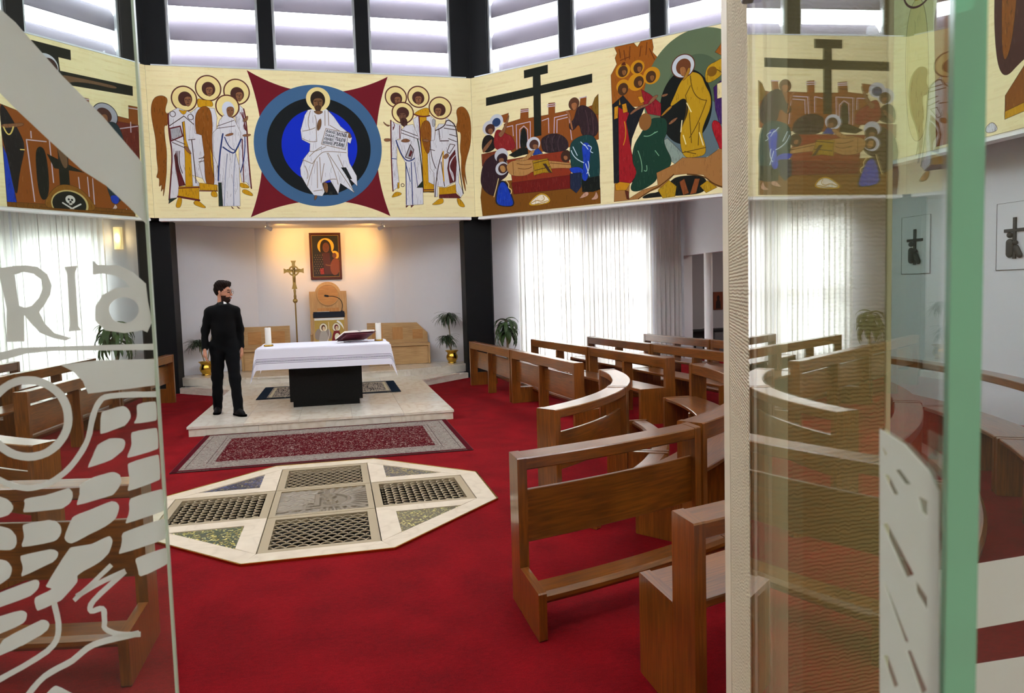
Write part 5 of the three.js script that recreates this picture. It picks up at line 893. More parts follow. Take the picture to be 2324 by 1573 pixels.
function pew(path, kind, label, group, kneel = true) {
  const [bx0, bz0] = path.at(path.L / 2), t = thing(kind === 'screen' ? 'pew_front' : 'church_pew', label, kind === 'screen' ? 'pew front' : 'pew', [bx0, 0, bz0], 0, group);
  const P = { ...path, at: (s) => { const q = path.at(s); return [q[0] - bx0, q[1] - bz0, q[2], q[3]]; } }, L = path.L, e = 0.012, mid = L / 2, tk = 0.055;
  const one = path.n > 1, bench = kind !== 'screen', rb = one ? (bench && L > 1.9 ? 0.69 : 0.735) : 0.675, rd = one ? 0.085 : 0.06;
  part('top_rail', sweep(P, e + tk, L - e - tk, -rd, rd, rb, 0.8), M.wood, t);
    for (const [a, b, h] of one ? [[e, e + tk, 0.803], [L - e - tk, L - e, 0.803]] : [[e, e + tk, 0.803], [mid - tk / 2, mid + tk / 2, rb], [L - e - tk, L - e, 0.803]]) part('post', sweep(P, a, b, -rd - 0.005, rd + 0.005, 0.002, h), M.wood, t);
  if (!bench) for (const [a, b] of one ? [[e + tk, L - e - tk]] : [[e + tk, mid - tk / 2], [mid + tk / 2, L - e - tk]]) part('back_panel', sweep(P, a, b, 0.01, 0.036, 0.34, one ? 0.62 : 0.635, 0.003), M.wood, t);
  if (kind !== 'screen') {
    part('seat', sweep(P, e + tk, L - e - tk, -0.4, -0.04, 0.405, 0.44), M.wood, t);
    for (const [a, b, h] of [[e, e + tk, 0.443], [mid - tk / 2, mid + tk / 2, 0.404], [L - e - tk, L - e, 0.443]]) part('seat_end', sweep(P, a, b, -0.41, -rd - 0.007, 0.002, h), M.wood, t);
  }
  if (kneel) {
    for (const [a, b] of [[e, e + 0.045], [L - e - 0.045, L - e]]) part('kneeler_end', sweep(P, a, b, rd + 0.007, 0.44, 0.002, 0.235), M.wood, t);
    part('kneeler_pad', sweep(P, e + 0.046, L - e - 0.046, 0.26, 0.43, 0.17, 0.23, 0.02), M.wood, t);
  }
}
const ringName = ['innermost', 'second', 'third', 'outermost'];
for (const s of [1, -1]) {
  const side = s > 0 ? 'right' : 'left';
  const arcs = [[2.97, [[32.6, 59], [59, 87]]], [4.07, [[14.5, 34.3], [34.3, 62], [62, 89]]], [5.17, [[15.4, 33], [33, 52], [52, 70.5], [70.5, 89]]], [6.27, [[44, 59], [59, 74], [74, 89]]]];
  arcs.forEach(([R, segs], r) => segs.forEach(([a, b], k) => {
    const where = k === 0 ? 'nearest the central aisle' : k === segs.length - 1 ? 'next to the straight rows' : (k === 1 && segs.length > 3) ? 'second from the aisle' : segs.length > 3 ? 'third from the aisle' : 'in the middle of its ring';
    const open = r === 0 || (r === 1 && k === 0); pew(r === 1 && k === 0 ? (s > 0 ? bowPath(1.02, 2.43, 2.3, 1.98, 6.5, s) : bowPath(0.74, 2.3, 2.12, 1.93, 6.5, s)) : r === 2 && k === 0 ? bowPath(1.365, 3.655, 2.7, 3.14, 6.5, s) : arcPath(R, s, a, b), open ? 'screen' : 'bench', `curved ${open ? 'pew front' : 'wooden pew'}, ${ringName[r]} ring on the ${side}, ${where}`, `curved pews on the ${side} of the medallion`, r < 3 && !(r === 2 && k === 0));
  }));
  const rows = [[2.545, 2.93, [[-6.95, -4.56], [-4.54, -2.08]]], [3.66, 4.11, [[-6.8, -4.36], [-4.34, -2.1]]], [4.76, 5.13, [[-6.84, -4.42], [-4.4, -2.0]]], [5.92, 6.3, [[-6.9, -4.68], [-4.66, -2.2]]]];
  rows.forEach(([xa, xb, segs], r) => segs.forEach(([za, zb], k) => {
    const z0 = segs[0][0], z1 = segs[1][1], xx = (z) => s * (xa + ((xb - xa) * (z - z0)) / (z1 - z0)), dx = xx(zb) - xx(za), dz = zb - za, L = Math.hypot(dx, dz);
    pew(linePath(xx(za), za, xx(zb), zb, (s * dz) / L, (-s * dx) / L), r ? 'bench' : 'screen', `straight ${r ? 'wooden pew' : 'pew front'}, ${['first', 'second', 'third', 'fourth'][r]} row from the altar on the ${side}, ${k ? 'nearer' : 'farther'} half`, `straight pews on the ${side} of the altar`, r < 3);
  }));
}
// ================================================================ ALTAR
{
  const t = thing('altar', 'black stone altar block on a recessed plinth', 'altar', [-0.015, H1, -5.0]);
  part('block', uvBox(box(-0.5, 0.5, 0.08, 0.82, -0.4, 0.45)), M.granite, t); part('plinth', uvBox(box(-0.46, 0.455, 0.001, 0.08, -0.37, 0.41)), M.granite, t);
  part('table_slab', uvBox(box(-0.89, 0.89, 0.82, 0.857, -0.58, 0.585)), M.granite, t);
}
{
  const t = thing('tablecloth', 'white altar cloth with dark woven stripes above its hem', 'tablecloth', [-0.015, 0.987, -4.995]);
  const hx = 0.9, hz = 0.6, dr = 0.3, nx = 110, nz = 80, g = new THREE.PlaneGeometry(2 * (hx + dr), 2 * (hz + dr), nx, nz).rotateX(-Math.PI / 2), p = g.attributes.position;
  for (let i = 0; i < p.count; i++) {
    const x = p.getX(i), z = p.getZ(i), ex = Math.max(0, Math.abs(x) - hx), ez = Math.max(0, Math.abs(z) - hz), sx = Math.sign(x), sz = Math.sign(z); let X = x, Z = z, Y = 0.002;
    const r = 0.012, wv = 0.006 * Math.sin(x * 9 + 1) * Math.sin(z * 5);
    if (ex || ez) {
      const m = Math.min(ex, ez); Y = 0.002 - (Math.max(ex, ez) + m * 0.6) + (Math.min(r, ex + ez)) * 0.4;
      if (ex) X = sx * (hx + r + 0.02 * ex / dr + m * 0.22 + (ez ? 0 : 0.012 * Math.sin(z * 8))); if (ez) Z = sz * (hz + r + 0.02 * ez / dr + m * 0.12 * Math.sin(m * 20) + (ex ? m * 0.1 : 0.01 * Math.sin(x * 6 + 1) * (ez / dr)));
      if (ex && ez && ex > ez) Z -= sz * (ex - ez) * 0.1;
    } else Y += wv * 0.3;
    p.setXYZ(i, X, Y, Z);
  }
  g.computeVertexNormals();
  const tx = ctex(canvas(1600, 1200, (c, w, h) => { c.fillStyle = '#e4e2ee'; c.fillRect(0, 0, w, h); const kx = w / 2.4, kz = h / 1.8; c.strokeStyle = '#5a5a72'; for (const [d, lw, dash] of [[0.09, 4, []], [0.108, 3, []], [0.118, 8, [5, 5]], [0.132, 3, []], [0.15, 4, []]]) { c.lineWidth = lw; c.setLineDash(dash); c.strokeRect(d * kx, d * kz, w - 2 * d * kx, h - 2 * d * kz); } }));
  part('cloth', g, phy({ map: tx, roughness: 0.95, transmission: 0.08, thickness: 0, side: THREE.DoubleSide }), t);
}
for (const [x, z, w] of [[-0.79, -4.82, 'left'], [0.77, -5.05, 'right']]) {
  const t = thing('altar_candle', `white pillar candle in a low brass dish on the ${w} end of the altar`, 'candle', [x, 0.991, z]);
  part('wax', new THREE.LatheGeometry([[0, 0.262], [0.034, 0.262], [0.039, 0.268], [0.042, 0.262], [0.042, 0.012], [0, 0.012]].map((q) => new THREE.Vector2(...q)).reverse(), 28), std({ color: 0xf2efe6, roughness: 0.5 }), t);
  part('brass_dish', new THREE.LatheGeometry([[0, 0], [0.06, 0], [0.068, 0.01], [0.062, 0.024], [0.046, 0.016], [0, 0.014]].map((q) => new THREE.Vector2(...q)), 28), M.brass, t); part('wick', cyl(0.002, 0.0015, 0.018, 0, 0.262, 0, 6), M.black, t);
}
{
  const st = thing('book_stand', 'low slanted book stand on the altar', 'book stand', [0.43, 0.991, -5.0], 0.45);
  part('foot', bx(-0.14, 0.14, 0, 0.014, -0.12, 0.12), std({ color: 0x9a8f98, roughness: 0.3 }), st); part('slope', bx(-0.22, 0.22, 0, 0.01, -0.17, 0.15).rotateX(-0.36).translate(0, 0.072, 0), std({ color: 0x6a2430, roughness: 0.5 }), st);
  const t = thing('missal', 'large open red-bound missal on the altar stand', 'book', [0.43, 1.085, -5.0], 0.45);
  const page = (s) => { const pts = []; for (let i = 0; i <= 10; i++) { const u = i / 10; pts.push([s * (0.003 + u * 0.24), 0.026 * Math.sqrt(Math.min(1, u * 3.2)) * (1 - 0.3 * u) + 0.01]); } for (let i = 10; i >= 0; i--) { const u = i / 10; pts.push([s * (0.003 + u * 0.24), 0.002]); } const g = new THREE.ExtrudeGeometry(poly(pts), { depth: 0.31, bevelEnabled: false }).translate(0, 0, -0.155); return uvBox(g).rotateX(-0.36); };
  part('cover', bx(-0.26, 0.26, -0.006, 0.001, -0.165, 0.165).rotateX(-0.36), std({ color: 0x5e1020, roughness: 0.55 }), t); part('page_block', page(-1), std({ color: 0xefe9dc, roughness: 0.9 }), t); part('page_block', page(1), std({ color: 0xefe9dc, roughness: 0.9 }), t); part('ribbon', bx(-0.006, 0.004, 0.026, 0.028, -0.18, 0.15).rotateX(-0.36), std({ color: 0x8c1420, roughness: 0.7 }), t);
}
// ambo with a painted cloth front
{
  const t = thing('lectern', 'wooden lectern with a gold cloth picture and dark blue desk top before the chair', 'lectern', [0.03, H2, -8.22]);
  part('side_panel', bx(-0.3, -0.265, 0.001, 1.0, -0.3, 0.058), M.pale, t); part('side_panel', bx(0.265, 0.3, 0.001, 1.0, -0.3, 0.058), M.pale, t); part('front_panel', bx(-0.3, 0.3, 0.001, 1.03, 0.06, 0.1), M.pale, t); part('desk', bx(-0.3, 0.3, -0.016, 0.016, -0.22, 0.2).rotateX(-0.32).translate(0, 1.06, -0.1), M.pale, t);
  part('desk_cover', bx(-0.285, 0.285, 0.012, 0.024, -0.21, 0.212).rotateX(-0.32).translate(0, 1.06, -0.1), std({ color: 0x161a26, roughness: 0.9 }), t); part('cover_flap', bx(-0.285, 0.285, 1.04, 1.145, 0.1, 0.106), std({ color: 0x161a26, roughness: 0.9 }), t);
  const tx = ctex(canvas(512, 640, (c, w, h) => {
    c.fillStyle = '#b99748'; c.fillRect(0, 0, w, h); for (let i = 0; i < 500; i++) { c.fillStyle = rnd() < 0.5 ? 'rgba(220,190,110,.25)' : 'rgba(140,100,40,.2)'; c.fillRect(rr(0, w), rr(0, h), rr(4, 50), rr(1, 6)); } c.fillStyle = '#e6e2dc'; c.fillRect(0, 0, w, 34);
    const fig = (x, y, robe, hair) => { c.fillStyle = '#e8dcc0'; c.strokeStyle = '#4a3a24'; c.lineWidth = 5; c.beginPath(); c.arc(x, y, 70, 0, 7); c.fill(); c.stroke(); c.fillStyle = robe; c.beginPath(); c.moveTo(x - 40, y + 50); c.quadraticCurveTo(x - 110, y + 160, x - 90, h); c.lineTo(x + 95, h); c.quadraticCurveTo(x + 100, y + 140, x + 40, y + 50); c.fill(); c.fillStyle = hair; c.beginPath(); c.ellipse(x, y, 36, 46, 0, 0, 7); c.fill(); c.fillStyle = '#e2c49a'; c.beginPath(); c.ellipse(x + 6, y + 12, 23, 34, 0, 0, 7); c.fill(); c.strokeStyle = '#3a2418'; c.lineWidth = 3; for (const s of [-8, 10]) { c.beginPath(); c.moveTo(x + 6 + s - 6, y + 6); c.lineTo(x + 6 + s + 6, y + 6); c.stroke(); } };
    c.fillStyle = '#efeae2'; c.beginPath(); c.moveTo(400, 40); c.quadraticCurveTo(500, 80, 505, 190); c.quadraticCurveTo(470, 110, 380, 60); c.fill(); c.beginPath(); c.ellipse(60, 250, 60, 90, 0.3, 0, 7); c.fillStyle = '#9a8a80'; c.fill(); c.beginPath(); c.ellipse(235, 250, 50, 80, -0.3, 0, 7); c.fill();
    fig(150, 150, '#b0a49a', '#5a2c1c'); fig(375, 150, '#7a1c22', '#6a1a20'); c.fillStyle = '#e8dcc0'; c.beginPath(); c.ellipse(385, 300, 45, 60, 0, 0, 7); c.fill(); c.strokeStyle = '#efe6d0'; c.lineWidth = 7; c.beginPath(); c.moveTo(240, 60); c.lineTo(250, 240); c.quadraticCurveTo(240, 330, 170, 400); c.stroke();
  }));
  const m = part('cloth_picture', new THREE.BoxGeometry(0.54, 0.78, 0.004).translate(0, 0.64, 0.104), std({ map: tx, roughness: 0.9 }), t); m.userData.label = 'gold cloth picture of two haloed figures';
  const b = thing('thin_book', 'thin pale book lying on the lectern desk', 'book', [-0.06, H2 + 1.11, -8.28]); part('pages', bx(-0.13, 0.1, 0.0, 0.014, -0.1, 0.1).rotateX(-0.32), std({ color: 0xe0d8c8, roughness: 0.9 }), b); part('cover', bx(-0.132, 0.102, -0.003, 0.0, -0.102, 0.102).rotateX(-0.32), std({ color: 0x6a4a30, roughness: 0.8 }), b);
  const g = thing('gooseneck_microphone', 'black gooseneck microphone bent over the lectern', 'microphone', [0.24, H2 + 1.16, -8.22]);
  part('neck', tube([[0.03, -0.005, 0], [0.045, 0.12, 0.01], [0.0, 0.22, 0.02], [-0.1, 0.27, 0.03], [-0.2, 0.28, 0.04]], 0.007), M.black, g); part('capsule', new THREE.CapsuleGeometry(0.019, 0.05, 6, 14).rotateZ(1.4).translate(-0.24, 0.285, 0.042), M.black, g); part('base', cyl(0.024, 0.018, 0.02, 0.03, -0.02, 0, 16), M.black, g);
}
// presider's chair
{
  const t = thing('presider_chair', 'tall pale wooden chair with a round panel at the top of its back', 'chair', [0.01, H2, -9.4]);
  const back = new THREE.Shape(); back.moveTo(-0.37, 0); back.lineTo(0.37, 0); back.lineTo(0.37, 1.54); back.lineTo(0.25, 1.54); back.absarc(0, 1.48, 0.257, 0.24, Math.PI - 0.24, false); back.lineTo(-0.25, 1.54); back.lineTo(-0.37, 1.54); back.closePath();
  part('backrest', uvBox(new THREE.ExtrudeGeometry(back, { depth: 0.05, bevelEnabled: true, bevelSize: 0.006, bevelThickness: 0.006, bevelSegments: 2, curveSegments: 30 }).translate(0, 0.002, -0.3), 'y'), M.pale, t);
  part('round_panel', uvBox(new THREE.CylinderGeometry(0.205, 0.205, 0.02, 40).rotateX(Math.PI / 2).translate(0, 1.47, -0.238)), M.paler, t); part('panel_ring', new THREE.TorusGeometry(0.215, 0.014, 10, 44).translate(0, 1.47, -0.238), M.pale, t); part('lower_panel', bx(-0.22, 0.22, 0.62, 1.2, -0.25, -0.235), M.paler, t);
  part('seat', bx(-0.33, 0.33, 0.42, 0.47, -0.24, 0.26), M.pale, t); for (const s of [-1, 1]) part('side_panel', bx(s * 0.35 - 0.02, s * 0.35 + 0.02, 0.002, 0.68, -0.24, 0.26), M.pale, t); part('front_panel', bx(-0.33, 0.33, 0.002, 0.42, 0.2, 0.23), M.pale, t);
}
for (const s of [-1, 1]) {
  const t = thing('apse_bench', s < 0 ? 'pale wooden bench with square back panels left of the chair' : 'pale wooden bench with a slanted corner right of the chair', 'bench', [0, H2, -9.5]);
  const x0 = s < 0 ? -1.7 : 0.77, x1 = s < 0 ? -0.78 : 2.02, sh = poly(s < 0 ? [[x0, 0], [x1, 0], [x1, 0.86], [x0, 0.86]] : [[x0, 0], [x1, 0], [x1, 0.62], [x1 - 0.22, 0.84], [x0, 0.86]]);
  const zz = s < 0 ? -0.1 : 0.12, dx = (x1 - x0) / (s < 0 ? 2 : 3);
  part('backrest', uvBox(new THREE.ExtrudeGeometry(sh, { depth: 0.05, bevelEnabled: false }).translate(0, 0.002, zz), 'x'), M.pale, t);
  for (let i = 0; i < (s < 0 ? 2 : 3); i++) part('inset_panel', bx(x0 + dx * i + 0.1, x0 + dx * (i + 1) - 0.1, 0.5, i === 2 ? 0.7 : 0.76, zz + 0.048, zz + 0.056), M.paler, t);
  part('seat', bx(x0, x1, 0.38, 0.43, zz + 0.05, zz + 0.42), M.pale, t); part('front_panel', bx(x0 + 0.03, x1 - 0.03, 0.002, 0.38, zz + 0.34, zz + 0.37), M.pale, t);
  for (const x of [x0, x1 - 0.04]) part('end_panel', bx(x, x + 0.04, 0.002, 0.38, zz + 0.05, zz + 0.42), M.pale, t);
}
// processional cross
{
  const t = thing('processional_cross', 'tall brass processional cross with a corpus left of the chair', 'cross', [-0.58, H2, -8.35]);
  const B = std({ color: 0xb9995a, roughness: 0.3, metalness: 1 });
  part('base', new THREE.LatheGeometry([[0, 0], [0.15, 0], [0.15, 0.02], [0.05, 0.05], [0.018, 0.09], [0, 0.09]].map((q) => new THREE.Vector2(...q)), 32), B, t); part('staff', cyl(0.014, 0.013, 1.5, 0, 0.06, 0, 16), B, t); part('knop', new THREE.SphereGeometry(0.045, 24, 16).translate(0, 1.37, 0), B, t);
  part('socket', new THREE.LatheGeometry([[0.02, 1.4], [0.026, 1.45], [0.018, 1.5], [0.024, 1.56], [0.016, 1.6]].map((q) => new THREE.Vector2(...q)), 20), B, t);
  const arm = (len, w0, w1) => poly([[-w0, 0], [-w0, len * 0.75], [-w1, len], [0, len * 0.985], [w1, len], [w0, len * 0.75], [w0, 0]]), ex = { depth: 0.018, bevelEnabled: true, bevelSize: 0.003, bevelThickness: 0.003, bevelSegments: 1 };
  const A = (len, rot) => new THREE.ExtrudeGeometry(arm(len, 0.025, 0.046), ex).rotateZ(rot).translate(0, 1.935, -0.009);
  part('cross', [A(0.19, 0), A(0.18, Math.PI / 2), A(0.18, -Math.PI / 2), A(0.34, Math.PI)], B, t); part('nimbus', new THREE.TorusGeometry(0.085, 0.014, 10, 36).translate(0, 1.935, 0), B, t);
  part('corpus', [tube([[-0.12, 1.965, 0.03], [-0.05, 1.95, 0.032], [0, 1.94, 0.03], [0.05, 1.95, 0.032], [0.12, 1.965, 0.03]], 0.008), new THREE.SphereGeometry(0.019, 14, 10).translate(0.004, 1.985, 0.035), new THREE.CapsuleGeometry(0.019, 0.06, 5, 12).translate(0, 1.91, 0.03), tube([[-0.008, 1.87, 0.03], [-0.01, 1.82, 0.04], [0, 1.72, 0.03]], 0.011), tube([[0.008, 1.87, 0.03], [0.01, 1.82, 0.04], [0, 1.72, 0.03]], 0.011)], B, t);
}
// icon over the chair: a plain generic mother and child
{
  const t = thing('framed_icon', 'dark framed icon of a haloed mother and child above the chair', 'icon', [0, 2.54, -9.83]); t.rotation.x = 0.03;
  const tx = ctex(canvas(512, 800, (c, w, h) => {
    c.fillStyle = '#1d1a10'; c.fillRect(0, 0, w, h); c.strokeStyle = '#b5862c'; c.lineWidth = 6; c.strokeRect(14, 14, w - 28, h - 28);
    c.fillStyle = '#d9ac34'; c.beginPath(); c.arc(265, 215, 150, 0, 7); c.fill(); c.beginPath(); c.arc(420, 385, 82, 0, 7); c.fill();
    c.fillStyle = '#241812'; c.beginPath(); c.moveTo(250, 90); c.quadraticCurveTo(370, 110, 365, 300); c.quadraticCurveTo(470, 480, 490, h - 40); c.lineTo(30, h - 40); c.quadraticCurveTo(40, 420, 165, 330); c.quadraticCurveTo(140, 110, 250, 90); c.fill();
    c.fillStyle = '#4a1c14'; c.beginPath(); c.moveTo(190, 340); c.lineTo(330, 340); c.lineTo(360, h - 60); c.lineTo(230, h - 60); c.fill(); c.fillStyle = '#6a3a22'; c.beginPath(); c.ellipse(268, 240, 62, 92, 0, 0, 7); c.fill(); c.fillStyle = '#7a3c1e'; c.beginPath(); c.ellipse(425, 600, 90, 160, 0.1, 0, 7); c.fill(); c.fillStyle = '#6a3a22'; c.beginPath(); c.ellipse(418, 390, 40, 50, 0, 0, 7); c.fill(); c.fillStyle = '#8c1a1a'; c.beginPath(); c.moveTo(140, 640); c.lineTo(210, 620); c.lineTo(220, h - 60); c.lineTo(150, h - 60); c.fill();
    c.fillStyle = '#c9a45a'; for (let y = 380; y < h - 60; y += 42) for (let x = 50 + ((y / 42) % 2 | 0) * 20; x < 210; x += 42) { c.beginPath(); c.arc(x, y, 5, 0, 7); c.fill(); }
    c.strokeStyle = '#2a140c'; c.lineWidth = 4; for (const s of [-22, 24]) { c.beginPath(); c.moveTo(268 + s - 12, 225); c.lineTo(268 + s + 12, 225); c.stroke(); } c.beginPath(); c.moveTo(268, 228); c.lineTo(274, 265); c.stroke(); c.beginPath(); c.moveTo(252, 292); c.lineTo(286, 292); c.stroke(); c.strokeStyle = '#7a4a2a'; c.lineWidth = 22; c.beginPath(); c.moveTo(250, 560); c.quadraticCurveTo(330, 590, 370, 560); c.stroke();
  }));
  const fm = std({ map: woodMap, color: 0xa06a50, roughness: 0.4 });
  part('backing', bx(-0.31, 0.31, -0.475, 0.475, 0, 0.02), M.pale, t); part('painting', new THREE.BoxGeometry(0.57, 0.89, 0.008).translate(0, 0, 0.026), std({ map: tx, roughness: 0.45 }), t);
  for (const [a, b, c, d] of [[-0.32, 0.32, 0.44, 0.485], [-0.32, 0.32, -0.485, -0.44], [-0.32, -0.278, -0.44, 0.44], [0.278, 0.32, -0.44, 0.44]]) part('frame_rail', bx(a, b, c, d, 0, 0.045, 0.008), fm, t);
}
// ================================================================ LAMPS
for (const [x, z, w] of [[-1.03, -8.72, 'left'], [1.12, -8.76, 'right']]) {
  const t = thing('spotlight', `small white ceiling spotlight on the ${w} of the apse, aimed at the icon`, 'spotlight', [x, Y0, z]);
  part('mount', cyl(0.035, 0.035, 0.02, 0, -0.021, 0, 20), M.white, t); part('arm', tube([[0, -0.02, 0], [0, -0.06, 0], [0.0, -0.085, -0.01]], 0.008, 10), M.white, t);
  const dir = new THREE.Vector3(-x, 2.62 - Y0 + 0.1, -9.83 - z).normalize(), q = new THREE.Quaternion().setFromUnitVectors(new THREE.Vector3(0, -1, 0), dir);
  const head = new THREE.LatheGeometry([[0.012, 0.07], [0.028, 0.06], [0.034, 0], [0.042, -0.07], [0.036, -0.07]].map((p) => new THREE.Vector2(...p)).reverse(), 24); part('lamp_head', head.applyQuaternion(q).translate(0, -0.1, 0), M.white, t);
  part('lamp_lens', new THREE.CircleGeometry(0.033, 20).rotateX(Math.PI / 2).translate(0, -0.058, 0).applyQuaternion(q).translate(0, -0.1, 0), std({ color: 0xffffff, emissive: 0xffd9a0, emissiveIntensity: 8 }), t);
  const l = new THREE.SpotLight(0xffc06a, 5, 0, 0.9, 1, 2); l.position.set(dir.x * 0.085, -0.1 + dir.y * 0.085, dir.z * 0.085); l.castShadow = true; const tg = new THREE.Object3D(); tg.position.set(-x * 0.62, 2.62 - Y0, -9.83 - z); t.add(l, tg); l.target = tg;
}
{
  const t = thing('wall_sconce', 'cream glass wall lamp between the left curtain and the black column', 'lamp', [-3.66, 2.66, ZB]);
  part('back_plate', bx(-0.05, 0.05, 0.06, 0.34, 0.001, 0.02), M.brass, t); part('lamp_shade', uvBox(new THREE.CylinderGeometry(0.075, 0.075, 0.4, 24, 1, false, -Math.PI / 2, Math.PI).translate(0, 0.2, 0.03)), std({ color: 0xf2e2b8, emissive: 0xffdf9a, emissiveIntensity: 0.5, roughness: 0.4 }), t);
  const l = new THREE.PointLight(0xffd9a0, 0.25, 0, 2); l.position.set(0, 0.2, 0.14); l.castShadow = true; t.add(l);
}
// ================================================================ PLANTS
const potGeo = new THREE.LatheGeometry([[0, 0], [0.085, 0], [0.092, 0.012], [0.075, 0.03], [0.105, 0.075], [0.118, 0.12], [0.11, 0.165], [0.092, 0.195], [0.1, 0.225], [0.132, 0.25], [0.138, 0.262], [0.128, 0.262], [0.09, 0.225], [0, 0.225]].map((q) => new THREE.Vector2(...q)), 36);
function ribbon(len, wid, droop, lift) { // a leaf starting at the origin, reaching along +x
  const n = 7, pos = [], idx = []; for (let i = 0; i <= n; i++) { const t = i / n, w = wid * Math.sin(Math.PI * Math.min(1, 0.12 + 0.88 * t)) ** 0.7 * (t > 0.98 ? 0.1 : 1), x = len * Math.sin(t * droop) / droop * 0.98, y = lift * t - len * (1 - Math.cos(t * droop)) / droop; pos.push(x, y, -w, x, y - wid * 0.35, 0, x, y, w); if (i) { const b = (i - 1) * 3; idx.push(b, b + 1, b + 3, b + 1, b + 4, b + 3, b + 1, b + 2, b + 4, b + 2, b + 5, b + 4); } }
  const g = new THREE.BufferGeometry(); g.setAttribute('position', new THREE.Float32BufferAttribute(pos, 3)); g.setIndex(idx); g.computeVertexNormals(); return g;
}
for (const [x, z, heads, label] of [[2.44, -8.76, [[-0.06, 0.98, 0.02, 0.3], [-0.1, 0.52, 0.06, 0.24]], 'spiky-leaved potted dracaena with two heads in a brass pot right of the apse bench'], [-2.3, -8.8, [[0.2, 0.98, 0.02, 0.27], [-0.12, 0.62, 0.04, 0.22]], 'spiky-leaved potted dracaena with a slanting stem in a brass pot behind the man']]) {
  const t = thing('potted_dracaena', label, 'plant', [x, H2, z]); part('pot', potGeo, M.brass, t); part('soil', new THREE.CircleGeometry(0.1, 24).rotateX(-Math.PI / 2).translate(0, 0.232, 0), M.soil, t);
  for (const [hx, hy, hz, r] of heads) {
    part('stem', tube([[hx * 0.1, 0.2, 0], [hx * 0.5, (hy + 0.2) / 2, hz * 0.3], [hx, hy, hz]], 0.011, 14, 8), M.bark, t);
    const ls = []; for (let i = 0; i < 95; i++) { const g = ribbon(r * rr(1.0, 1.45), 0.0105, rr(0.8, 2.3), rr(0.0, 0.16)); g.rotateY(rr(0, 6.28)); g.translate(hx, hy + rr(-0.05, 0.05), hz); ls.push(g); } const f = part('leaf_crown', ls, M.leafThin, t); f.userData.kind = 'stuff';
  }
}
for (const [x, z, y, n, label, k] of [[3.42, -7.95, 1.12, 46, 'broad-leaved house plant on a bare stem between the right black column and the curtain', 1], [-3.58, -7.8, 1.32, 60, 'bushy broad-leaved house plant seen through the etched letters by the left column', 1.25]]) {
  const t = thing('potted_corn_plant', label, 'plant', [x, 0, z]); part('pot', new THREE.LatheGeometry([[0, 0], [0.12, 0], [0.155, 0.28], [0.165, 0.3], [0.145, 0.3], [0.13, 0.26], [0, 0.26]].map((q) => new THREE.Vector2(...q)), 32), std({ color: 0x8a5a3c, roughness: 0.8 }), t); part('soil', new THREE.CircleGeometry(0.135, 24).rotateX(-Math.PI / 2).translate(0, 0.265, 0), M.soil, t);
  part('stem', tube([[0, 0.25, 0], [0.01, 0.6, 0.01], [0, y, 0]], 0.022, 12, 10), M.bark, t);
  const shapes = [0, 1, 2, 3].map((q) => ribbon((0.4 + 0.04 * q) * k, 0.036, 1.6 + q * 0.25, 0.14 - q * 0.03));
  for (let i = 0; i < n; i++) { const m = part('leaf', shapes[i % 4], M.leaf, t); m.position.set(0, y - (i / n) * 0.32 * k + 0.03, 0); m.rotation.set(rr(-0.3, 0.3), i * 2.4 + rr(-0.3, 0.3), rr(-0.25, 0.25)); }
}
